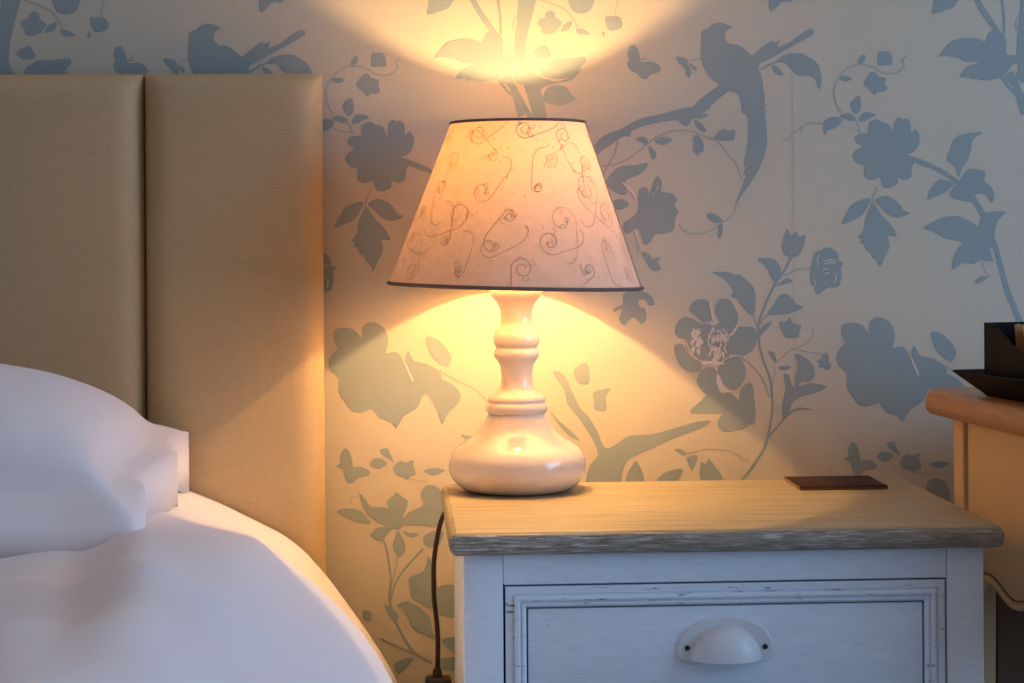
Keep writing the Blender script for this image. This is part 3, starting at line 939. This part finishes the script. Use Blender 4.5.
bbox(bm, lx(BX1 - .018), lx(BX1 - .001), ly(BYF + .0305), ly(BYB), .08, ZT, .001, 1)
bbox(bm, lx(BX0), lx(BX0 + .03), ly(BYB - .03), ly(BYB + .001), .0, ZT, .001, 1)
bbox(bm, lx(BX1 - .03), lx(BX1), ly(BYB - .03), ly(BYB + .001), .0, ZT, .001, 1)
bbox(bm, lx(BX0 + .031), lx(BX1 - .031), ly(BYB - .012), ly(BYB - .002), .1, ZT - .001, .001, 1)
bbox(bm, lx(BX0 + .02), lx(BX1 - .02), ly(BYF + .031), ly(BYB - .013), .14, .155, .001, 1)
mesh_obj('carcass', bm, M['paint'], ns, 30)

def drawer_parts(z0, z1):
    g = .0016
    x0, x1, z0, z1 = DX0 + g, DX1 - g, z0 + g, z1 - g
    d = link('drawer', None, ns)
    me = bmesh.new()
    # recessed flat panel
    bbox(me, lx(x0 + .0186), lx(x1 - .0186), ly(BYF + .0015), ly(BYF + .014), z0 + .0186, z1 - .0186, .0010, 2)
    # box behind
    box(me, lx(x0 + .004), lx(x1 - .004), ly(BYF + .0142), ly(BYB - .02), z0 + .004, z1 - .012, 1)
    o = mesh_obj('drawer', me, [M['paint'], M['gap']], ns, 30)
    bpy.data.objects.remove(d)
    # stepped moulding frame swept round the drawer front, mitred
    prof = [(0, .012), (0, .0006), (.0006, 0), (.0060, 0), (.0064, .0009), (.0072, .0009), (.0077, -.0016), (.0092, -.0030), (.0108, -.0030), (.0121, -.0018), (.0124, -.0004), (.0132, -.0004),
            (.0137, -.0016), (.0150, -.0018), (.0164, -.0006), (.0172, .0010), (.0172, .012)]
    mb = bmesh.new()
    rings = []
    for s, y in prof:
        rings.append([mb.verts.new((lx(x), ly(BYF + y), z)) for x, z in ((x0 + s, z0 + s), (x1 - s, z0 + s), (x1 - s, z1 - s), (x0 + s, z1 - s))])
    for a, b in zip(rings, rings[1:]):
        for i in range(4):
            mb.faces.new((a[i], a[(i + 1) % 4], b[(i + 1) % 4], b[i]))
    a, b = rings[-1], rings[0]
    for i in range(4):
        mb.faces.new((a[i], a[(i + 1) % 4], b[(i + 1) % 4], b[i]))
    mesh_obj('moulding', mb, M['paint_worn'], o, 25)
    # cup handle: rounded back plate with a domed half shell
    cx, cz = .2605, z1 - .0575
    hb_ = bmesh.new()
    out = []
    A, H = .0395, .0300
    for k in range(41):
        t = k / 40
        a = PI * t
        x = A * math.cos(a)
        z = H * math.sin(a) ** .80
        out.append((x, z))
    lo = [(-A, 0), (-A + .0015, -.0042), (-A + .0055, -.0062), (A - .0055, -.0062), (A - .0015, -.0042)]
    out = out + lo[1:] if False else out + [(-A + .0012, -.0040), (-A + .0055, -.0062), (A - .0055, -.0062), (A - .0012, -.0040)]
    f0 = [hb_.verts.new((x, .0002, z)) for x, z in out]
    f1 = [hb_.verts.new((x, -.0022, z)) for x, z in out]
    f2 = [hb_.verts.new((x * .975, -.0030, z * .97)) for x, z in out]
    n = len(out)
    for ra, rb in ((f0, f1), (f1, f2)):
        for i in range(n):
            hb_.faces.new((ra[i], ra[(i + 1) % n], rb[(i + 1) % n], rb[i]))
    hb_.faces.new(f2); hb_.faces.new(f0[::-1])
    # dome (quarter ellipsoid, open below)
    RX, RZ, RY = .0292, .0285, .0195
    nu, nv = 28, 12
    def shell(k):
        rows = []
        for j in range(nv + 1):
            ph = PI / 2 * j / nv            # 0 at the plate, 90 deg at the lip
            row = []
            for i in range(nu + 1):
                th = PI * i / nu
                x = RX * k * math.cos(th)
                rr = math.sin(th)
                z = RZ * k * rr * math.cos(ph) - .0050
                y = -.0022 - RY * k * rr * math.sin(ph) ** .9 - .0 
                row.append(hb_.verts.new((x, y, z)))
            rows.append(row)
        return rows
    o1, i1 = shell(1.), shell(.93)
    for rws, flip in ((o1, False), (i1, True)):
        for j in range(nv):
            for i in range(nu):
                q4 = (rws[j][i], rws[j][i + 1], rws[j + 1][i + 1], rws[j + 1][i])
                try:
                    hb_.faces.new(q4[::-1] if flip else q4)
                except ValueError:
                    pass
    for i in range(nu):
        hb_.faces.new((o1[nv][i], o1[nv][i + 1], i1[nv][i + 1], i1[nv][i]))
    bmesh.ops.remove_doubles(hb_, verts=hb_.verts[:], dist=1e-6)
    h = mesh_obj('cup_handle', hb_, M['handle'], o, 35)
    h.location = (lx(cx), ly(BYF + .0013), cz)
    for sx in (-1, 1):
        sb = bmesh.new()
        t = bmesh.new(); lathe(t, [(.0022, 0), (.0022, .0008), (.0012, .0014)], 16)
        merge(sb, t, 0, Matrix.Rotation(R(90), 4, 'X'))
        s = mesh_obj('screw', sb, M['black'], o, True)
        s.location = (lx(cx) + sx * .0325, ly(BYF + .0013) - .0030, cz + .0050)
        s['label'] = 'black screw head'
    return o
for (zt, _), (_, zb) in zip(rails, rails[1:]):
    drawer_parts(zb, zt)

# ------------------------------------------------------------------ table lamp
LX, LY = .1035, -.130
lamp = thing('table_lamp', 'lit table lamp with turned cream base and tapered scroll-patterned shade on bedside cabinet', 'lamp', (LX, LY, NH))
def bz(z): return z - NH
prof = [(.0, .0004), (.040, .0003), (.0455, .0004), (.0515, .0022), (.0570, .0058), (.0617, .0110), (.0648, .0170), (.0658, .0235), (.0650, .0300), (.0625, .0362), (.0575, .0420), (.0500, .0472), (.0420, .0520), (.0360, .0575), (.0318, .0640), (.0286, .0708),
        (.0272, .0738), (.0283, .0746), (.0297, .0764), (.0301, .0792), (.0294, .0818), (.0283, .0830), (.0276, .0836), (.0275, .0850), (.0279, .0862), (.0272, .0890), (.0235, .0915), (.0195, .0938), (.0165, .0975), (.0150, .1040), (.0150, .1110), (.0160, .1190),
        (.0180, .1230), (.0208, .1265), (.0219, .1295), (.0217, .1330), (.0200, .1352), (.0195, .1362), (.0200, .1374), (.0217, .1395), (.0224, .1430), (.0220, .1475), (.0200, .1518), (.0172, .1555), (.0152, .1600), (.0150, .1660), (.0158, .1730), (.0185, .1790), (.0225, .1835),
        (.0250, .1862), (.0258, .1890), (.0256, .1915), (.0248, .1928), (.0225, .1932), (.010, .1935)]
bm = bmesh.new(); lathe(bm, prof, 72)
mesh_obj('base', bm, M['ceramic'], lamp, 50)
ZB = .955                                            # height of the filament
bm = bmesh.new()
lathe(bm, [(.0085, bz(.845)), (.0085, bz(.852)), (.0098, bz(.854)), (.0098, bz(.876)), (.0088, bz(.879)), (.0088, bz(.888)), (.004, bz(.889))], 32)
mesh_obj('lamp_holder', bm, M['brass'], lamp, 40)
bm = bmesh.new()
bp = [(.0075, .8895), (.0085, .897), (.0120, .916), (.0158, .936), (.0172, .949), (.0168, .961), (.0148, .973), (.0112, .985), (.0062, .995), (.002, 1.000), (.0004, 1.0008)]
lathe(bm, [(r, bz(z)) for r, z in bp], 32)
bulb = mesh_obj('bulb', bm, M['glass'], lamp, True)
M['filament'] = emit('filament_glow', LAMP_COL, 60.)
bm = bmesh.new()
tube(bm, [(.0022 * math.cos(a * .9), .0022 * math.sin(a * .9), bz(ZB - .006) + .012 * a / 24) for a in range(25)], .0004, 6)
mesh_obj('filament', bm, M['filament'], bulb, True)

# shade: thin card cone, pattern threads on its outside
SB, ST = (.1029 - LX, .8490, .1207), (.1064 - LX, 1.0040, .0640)     # centre x, height, radius
def cone(th, v, off=0.):
    r = SB[2] + (ST[2] - SB[2]) * v + off
    x = SB[0] + (ST[0] - SB[0]) * v + r * math.cos(th)
    zb = SB[1] - .0285 * (r * math.cos(th)) * (1 - v)
    return (x, r * math.sin(th), bz(zb + (ST[1] - SB[1]) * v))
def shade_bm():
    b = bmesh.new()
    n, m = 96, 12
    rows = [[b.verts.new(cone(2 * PI * i / n, j / m)) for i in range(n)] for j in range(m + 1)]
    for j in range(m):
        for i in range(n):
            b.faces.new((rows[j][i], rows[j][(i + 1) % n], rows[j + 1][(i + 1) % n], rows[j + 1][i]))
    random.seed(11)
    def ribbon(pts, w=.0007, sc=0.):               # pts are (s, t) metres on the unrolled cone at mean radius
        q2 = []
        for i, p in enumerate(pts):
            a, c = Vector(pts[max(i - 1, 0)]), Vector(pts[min(i + 1, len(pts) - 1)])
            t = c - a
            if t.length < 1e-9:
                continue
            t.normalize()
            nn = Vector((-t.y, t.x)) * w * .5
            q2.append(((p[0] + nn.x, p[1] + nn.y), (p[0] - nn.x, p[1] - nn.y)))
        def vert(s, t):
            v = t / .155
            v = min(.985, max(.015, v))
            r = SB[2] + (ST[2] - SB[2]) * v
            return b.verts.new(cone(sc / .095 + (s - sc) / r, v, .0004))
        vs = [(vert(*l), vert(*r)) for l, r in q2]
        for (a, c), (d, e) in zip(vs, vs[1:]):
            f = b.faces.new((a, c, e, d))
            f.material_index = 1
    def spiral(cx, cy, r0, a0, turns, sgn):
        out = []
        n = int(26 * turns)
        for i in range(n + 1):
            t = i / n
            r = r0 * (1 - .74 * t ** .9)
            a = a0 + sgn * 2 * PI * turns * t
            out.append((cx + r * math.cos(a), cy + r * math.sin(a)))
        return out
    L0 = 2 * PI * .095
    for row in range(6):
        cols = 12 - row // 2
        for c in range(cols):
            cx = L0 * (c + .5 * (row % 2) + random.uniform(-.12, .12)) / cols
            cy = .014 + row * .0255 + random.uniform(-.005, .005)
            r0 = random.choice((.006, .008, .011, .0145)) * random.uniform(.9, 1.1)
            sg = random.choice((-1, 1))
            a0 = random.uniform(0, 2 * PI)
            sp = spiral(cx, cy, r0, a0, random.uniform(1.15, 1.6), sg)
            # tail sweeping out of the spiral into a smaller counter-curl
            p = Vector(sp[0]); tdir = Vector((math.sin(a0), -math.cos(a0))) * sg
            tail = []
            ang = math.atan2(tdir.y, tdir.x)
            pos = p.copy()
            st = .0018
            k1 = random.uniform(20, 45) * sg
            for i in range(26):
                tail.append((pos.x, pos.y))
                ang += st * (-k1 * (i / 14 - .5) * (1 if i < 14 else 3.2))
                pos += Vector((math.cos(ang), math.sin(ang))) * st
            ribbon([x for x in tail[::-1]] + sp[1:], random.uniform(.0005, .0008), cx)
            for k in range(3):                # little leaf curls
                i = random.randrange(4, len(sp) - 6)
                bx, by = sp[i]
                aa = random.uniform(0, 2 * PI)
                ribbon(spiral(bx + .004 * math.cos(aa), by + .004 * math.sin(aa), .004, aa + PI, .7, -sg), .0005, cx)
            for k in range(3):                # stitched dots
                bx, by = cx + random.uniform(-.03, .03), cy + random.uniform(-.018, .018)
                aa = random.uniform(0, 2 * PI)
                ribbon([(bx, by), (bx + .002 * math.cos(aa), by + .002 * math.sin(aa)), (bx + .003 * math.cos(aa + .6), by + .003 * math.sin(aa + .6))], .0006, cx)
    return b
bm = shade_bm()
shade = mesh_obj('lamp_shade', bm, [M['shade'], M['scroll']], lamp, 'keep')
def ring_pts(v, n=80, off=0.):
    return [cone(2 * PI * i / n, v, off) for i in range(n)]
bm = bmesh.new(); tube(bm, ring_pts(0., off=.0004), .0018, 8, True)
mesh_obj('bottom_trim', bm, M['trim'], shade, True)
bm = bmesh.new(); tube(bm, ring_pts(1., off=.0002), .0014, 8, True)
mesh_obj('top_trim', bm, M['trim'], shade, True)
bm = bmesh.new()
for a0, wd in ((R(-14), .0011),):
    pts = [cone(a0, k / 20, .0006) for k in range(21)]
    tube(bm, pts, .0008, 6)
mesh_obj('side_seam', bm, M['scroll'], shade, True)
bm = bmesh.new()
for k in range(3):
    a = 2 * PI * k / 3 + .5
    x, y, z = cone(a, .97)
    tube(bm, [(x, y, z), (x * .5, y * .5, z - .006), (.014 * math.cos(a), .014 * math.sin(a), bz(.952) + .0)][:2] + [(.018 * math.cos(a), .018 * math.sin(a), z - .008)], .0009, 6)
tube(bm, [(.0195 * math.cos(2 * PI * k / 32), .0195 * math.sin(2 * PI * k / 32), bz(1.0040 - .155 * .03) - .008) for k in range(32)], .0011, 6, True)
mesh_obj('shade_fitter', bm, M['brass'], shade, True)

# flex, from the back of the base over the cabinet edge and down its side
path = [(.1035, -.0835, .6620), (.098, -.072, .6605), (.082, -.064, .6570), (.060, -.0605, .6470), (.042, -.060, .6320), (.0325, -.060, .6180), (.0275, -.060, .5990), (.0242, -.060, .5766), (.0236, -.060, .5560), (.0240, -.060, .5371), (.0262, -.060, .5170), (.0273, -.060, .4975), (.0270, -.060, .4800), (.0266, -.060, .4600)]
bm = bmesh.new(); tube(bm, [(x - LX, y - LY, bz(z)) for x, y, z in catmull(path, 6)], .0024, 10)
cord = mesh_obj('power_cord', bm, M['cord'], lamp, True)
bm = bmesh.new(); bbox(bm, .0145 - LX, .0405 - LX, -.071 - LY, -.049 - LY, bz(.405), bz(.4615), .004, 3)
lathe(bm, [(.0052, bz(.4605)), (.0046, bz(.466)), (.0032, bz(.470))], 16, .0266 - LX, -.060 - LY)
mesh_obj('cord_switch', bm, M['plastic'], cord, True)
path = [(.0275, -.060, .406), (.0275, -.060, .33), (.024, -.058, .22), (.022, -.052, .10), (.03, -.05, .03), (.07, -.05, .004), (.2, -.05, .003)]
bm = bmesh.new(); tube(bm, [(x - LX, y - LY, bz(z)) for x, y, z in catmull(path, 6)], .0024, 8)
mesh_obj('lower_cord', bm, M['cord'], cord, True)

pl = bpy.data.lights.new('bulb_light', 'POINT')
pl.energy = 5.5
pl.color = LAMP_COL
pl.shadow_soft_size = .006
plo = link('bulb_light', pl)
plo.location = (LX + .0039, LY - .002, ZB)

# ------------------------------------------------------------------ coaster
co = thing('coaster', 'flat dark brown square coaster lying at the back right of the cabinet top', 'coaster', (.411, -.1215, NH))
bm = bmesh.new(); bbox(bm, -.0425, .0425, -.0415, .0385, .0003, .0032, .0011, 2)
mesh_obj('body', bm, M['coaster_edge'], co, 35)
bm = bmesh.new(); bbox(bm, -.0420, .0422, -.0418, .0382, .0024, .0036, .0005, 2)
mesh_obj('leather_face', bm, M['leather'], co, 35)

# ------------------------------------------------------------------ dressing table
DT = thing('dressing_table', 'cream dressing table with a brown wooden top and scalloped side at the right', 'dressing table', (.501, -.1005, 0), R(5.4))
TW, TD, TH = .86, .44, .745
def table_top():
    b = bmesh.new()
    prof = [(.010, -.0255), (.004, -.0245), (.0012, -.021), (0, -.0155), (.0008, -.009), (.0028, -.0045), (.0052, -.0018), (.0085, 0)]
    rings = []
    for d, h in prof:
        rr = .016 - d * .6
        ring = []
        for px, py, a0 in ((d + rr, -d - rr, 90), (d + rr, -TD + d + rr, 180), (TW - d - rr, -TD + d + rr, 270), (TW - d - rr, -d - rr, 0)):
            for k in range(7):
                a = R(a0 + 15 * k)
                ring.append((px + rr * math.cos(a), py + rr * math.sin(a)))
        rings.append([b.verts.new((x, y, TH + h)) for x, y in ring])
    n = len(rings[0])
    for ra, rb in zip(rings, rings[1:]):
        for i in range(n):
            b.faces.new((ra[i], ra[(i + 1) % n], rb[(i + 1) % n], rb[i]))
    b.faces.new(rings[0][::-1]); b.faces.new(rings[-1])
    return b
mesh_obj('tabletop', table_top(), M['brown_wood'], DT, 40)
TZ = TH - .0255
PX0, PY0 = .027, -.014                     # outer face of the side, back of the carcass
PX1, PY1 = TW - .027, -TD + .025
for x in (PX0, PX1 - .036):
    for y in (PY0, PY1 + .027):
        bm = bmesh.new()
        t = bmesh.new(); box(t, x, x + .036, y - .027, y, 0., TZ)
        for v in t.verts:
            if v.co.z < .01:
                v.co.x = x + .018 + (v.co.x - x - .018) * .6
                v.co.y = y - .0135 + (v.co.y - y + .0135) * .6
        bmesh.ops.bisect_plane(t, geom=t.verts[:] + t.edges[:] + t.faces[:], plane_co=(0, 0, .54), plane_no=(0, 0, 1))
        for v in t.verts:
            if abs(v.co.z - .54) < 1e-4:
                pass
        bevel_all(t, .0022, 2)
        merge(bm, t, 0)
        mesh_obj('leg', bm, M['cream_paint'], DT, 35)

def apron_line(u):                          # u: distance along the side from the back leg, in metres
    key = [(0, .556), (.010, .5635), (.024, .5735), (.040, .5775), (.058, .5775), (.074, .5735), (.094, .5665), (.108, .5635), (.122, .5645), (.145, .569), (.175, .572), (.2, .571)]
    for (a, za), (b, zb) in zip(key, key[1:]):
        if u <= b:
            t = (u - a) / (b - a)
            t = t * t * (3 - 2 * t) if False else t
            return za + (zb - za) * t
    return key[-1][1]
def side_panel(x, sgn):
    u_tot = (PY0 - .027 - .0045) - (PY1 + .027)
    n = 72
    b = bmesh.new()
    low, face = [], []
    ys = [PY0 - .027 - .0045 - u_tot * i / n for i in range(n + 1)]
    zz = [apron_line(min(u_tot * i / n, u_tot * (1 - i / n)) * 1.0) - .009 for i in range(n + 1)]
    f = x + sgn * .004; bk = x + sgn * .016
    A = [b.verts.new((f, y, TZ)) for y in ys]; B = [b.verts.new((f, y, z)) for y, z in zip(ys, zz)]
    C2 = [b.verts.new((bk, y, TZ)) for y in ys]; D2 = [b.verts.new((bk, y, z)) for y, z in zip(ys, zz)]
    for i in range(n):
        b.faces.new((A[i], A[i + 1], B[i + 1], B[i])); b.faces.new((C2[i], D2[i], D2[i + 1], C2[i + 1]))
        b.faces.new((B[i], B[i + 1], D2[i + 1], D2[i])); b.faces.new((A[i], C2[i], C2[i + 1], A[i + 1]))
    b.faces.new((A[0], B[0], D2[0], C2[0])); b.faces.new((A[n], C2[n], D2[n], B[n]))
    o = mesh_obj('side_panel', b, M['cream_paint'], DT, 35)
    g = bmesh.new()
    tube(g, [(f - sgn * .0004, y, z + .0085) for y, z in zip(ys, zz)], .0005, 6)
    gg = mesh_obj('carved_line', g, M['groove'], o, True)
    g = bmesh.new()
    tube(g, [(f - sgn * .0006, y, z + .0030) for y, z in zip(ys, zz)], .0026, 8)
    mesh_obj('bead', g, M['cream_paint'], o, True)
    g = bmesh.new()
    box(g, min(x + sgn * .009, x + sgn * .015), max(x + sgn * .009, x + sgn * .015), PY0 - .033, PY0 - .0255, .56, TZ - .0005)
    mesh_obj('corner_groove', g, M['groove'], o)
side_panel(PX0, 1)
side_panel(PX1, -1)
bm = bmesh.new(); bbox(bm, PX0 + .036, PX1 - .036, PY0 - .022, PY0 - .008, .14, TZ, .001)  # back board carried down below the apron, its dark tone painted as shade
mesh_obj('back_panel', bm, M['shadow_wood'], DT)
bm = bmesh.new(); bbox(bm, PX0 + .036, PX1 - .036, PY1 + .006, PY1 + .02, .57, TZ, .001)
fp = mesh_obj('front_panel', bm, M['cream_paint'], DT)
for k in range(2):
    bm = bmesh.new(); t = bmesh.new()
    lathe(t, [(.005, 0), (.005, .008), (.012, .014), (.013, .020), (.008, .025), (.002, .026)], 20)
    merge(bm, t, 0, Matrix.Translation((.25 + .36 * k, PY1 + .0065, .645)) @ Matrix.Rotation(R(90), 4, 'X'))
    mesh_obj('knob', bm, M['brown_wood'], fp, True)

# ------------------------------------------------------------------ tray, box and sachets on the dressing table
TR = thing('tray', 'black tray with flared rim on the brown top of the dressing table', 'tray', (.5316, -.213, TH), R(11.5))
bm = bmesh.new()
def rect(d, z, w=.30, dep=.21, r=.006):
    out = []
    for px, py, a0 in ((-d + r, d - r, 90), (-d + r, -dep - d + r, 180), (w + d - r, -dep - d + r, 270), (w + d - r, d - r, 0)):
        for k in range(5):
            a = R(a0 + 22.5 * k)
            out.append((px + r * math.cos(a), py + r * math.sin(a), z))
    return out
prof = [(-.006, .0003), (0, .0006), (.002, .003), (.0215, .0212), (.0230, .0225), (.0222, .0236), (.0200, .0230), (.0005, .0050), (-.004, .0036)]
rings = [[bm.verts.new(p) for p in rect(d, z)] for d, z in prof]
for a, b in zip(rings, rings[1:]):
    n = len(a)
    for i in range(n):
        bm.faces.new((a[i], a[(i + 1) % n], b[(i + 1) % n], b[i]))
bm.faces.new(rings[0][::-1]); bm.faces.new(rings[-1])
mesh_obj('tray_body', bm, M['black_gloss'], TR, 35)
c11, s11 = math.cos(R(11.5)), math.sin(R(11.5))
def on_tray(x, y): return (.5316 + x * c11 - y * s11, -.213 + x * s11 + y * c11)
bx, by = on_tray(-.0015, -.0030)
BXO = thing('storage_box', 'small black open box with sloping sides standing in the black tray', 'box', (bx, by, TH + .0038), R(11.5))
BW, BD, BH, BL = .13, .105, .0645, .036
def wall_slab(x0, x1):
    b = bmesh.new()
    pr = [(0, 0), (0, BH), (-.020, BH - .001), (-.050, BH - .018), (-.080, BH - .0255), (-BD, BL), (-BD, 0)]
    A = [b.verts.new((x0, y, z)) for y, z in pr]; B = [b.verts.new((x1, y, z)) for y, z in pr]
    n = len(pr)
    for i in range(n):
        b.faces.new((A[i], A[(i + 1) % n], B[(i + 1) % n], B[i]))
    b.faces.new(A[::-1]); b.faces.new(B)
    bevel_all(b, .0006, 1)
    return b
mesh_obj('side', wall_slab(0, .003), M['black_gloss'], BXO)
mesh_obj('side', wall_slab(BW - .003, BW), M['black_gloss'], BXO)
mesh_obj('divider', wall_slab(BW / 2 - .0015, BW / 2 + .0015), M['black_gloss'], BXO)
bm = bmesh.new(); bbox(bm, .0031, BW - .0031, -.003, 0, 0, BH, .0006, 1); mesh_obj('back', bm, M['black_gloss'], BXO)
bm = bmesh.new(); bbox(bm, .0031, BW - .0031, -BD, -BD + .003, 0, BL, .0006, 1); mesh_obj('front', bm, M['black_gloss'], BXO)
bm = bmesh.new(); bbox(bm, .0031, BW - .0031, -BD + .0031, -.0031, 0, .003, .0004, 1); mesh_obj('bottom', bm, M['black_gloss'], BXO)
def sachet(name, x, y, lean, tilt, mat, label):
    b = bmesh.new()
    w, h, n = .046, .060, 12
    def th(u, v): return .0032 * (1 - abs(u) ** 3) * (1 - abs(v) ** 4)
    g1, g2 = [], []
    for j in range(n + 1):
        r1, r2 = [], []
        for i in range(n + 1):
            u, v = 2 * i / n - 1, 2 * j / n - 1
            zz = h / 2 * (v + 1)
            if j == n:
                zz += .0012 * (i % 2)
            r1.append(b.verts.new((u * w / 2, -th(u, v) - .0002, zz))); r2.append(b.verts.new((u * w / 2, th(u, v) + .0002, zz)))
        g1.append(r1); g2.append(r2)
    for j in range(n):
        for i in range(n):
            b.faces.new((g1[j][i], g1[j][i + 1], g1[j + 1][i + 1], g1[j + 1][i])); b.faces.new((g2[j][i], g2[j + 1][i], g2[j + 1][i + 1], g2[j][i + 1]))
    def per(g): return [g[0][i] for i in range(n + 1)] + [g[j][n] for j in range(1, n + 1)] + [g[n][i] for i in range(n - 1, -1, -1)] + [g[j][0] for j in range(n - 1, 0, -1)]
    a, c = per(g1), per(g2)
    for i in range(len(a)):
        b.faces.new((a[i], c[i], c[(i + 1) % len(a)], a[(i + 1) % len(a)]))
    o = mesh_obj(name, b, mat, None, 50)
    wx, wy = on_tray(-.0015 + x, -.0030 + y)
    o.location = (wx, wy, TH + .0038 + .0036)
    o.rotation_euler = (lean, tilt, R(11.5))
    return tag(o, label, 'sachet', 'paper sachets in the black box')
sachet('paper_sachet', .0425, -.046, R(-8), R(0), M['sachet'], 'tan paper sachet in front in the small black box')
sachet('paper_sachet', .0405, -.034, R(-8), R(0), M['sachet_edge'], 'darker brown paper sachet tucked behind the tan one in the black box')

# ------------------------------------------------------------------ daylight
win = bpy.data.lights.new('window_daylight', 'AREA')
win.shape = 'RECTANGLE'
win.size, win.size_y = 1.1, 1.3
win.energy = 33
win.color = (.36, .62, 1.0)
wo = link('window_daylight', win)
wo.location = (2.2, -1.3, 1.25)
wo.rotation_euler = (Vector((.1, -.25, .75)) - Vector(wo.location)).to_track_quat('-Z', 'Y').to_euler()

w = bpy.data.worlds.new('room_ambient')
scene.world = w
w.use_nodes = True
nt = w.node_tree                                     # pale ceiling above, darker room around
bgn = nt.nodes['Background']
tc = nt.nodes.new('ShaderNodeTexCoord')
sep = nt.nodes.new('ShaderNodeSeparateXYZ')
nt.links.new(tc.outputs['Generated'], sep.inputs[0])
mr = nt.nodes.new('ShaderNodeMapRange')
mr.inputs['From Min'].default_value = -1.
nt.links.new(sep.outputs['Z'], mr.inputs['Value'])
rr = ramp(nt, mr.outputs[0], [(.40, (.035, .035, .035)), (.54, (.050, .050, .056)), (.72, (.21, .19, .21)), (1., (.52, .45, .47))])
nt.links.new(rr.outputs[0], bgn.inputs[0])
bgn.inputs[1].default_value = 1.

vs = scene.view_settings
vs.view_transform = 'Standard'
vs.look = 'None'
vs.exposure = 0
vs.gamma = 1
vs.use_curve_mapping = False
scene.cycles.max_bounces = 10
scene.cycles.transparent_max_bounces = 12
scene.cycles.use_denoising = True
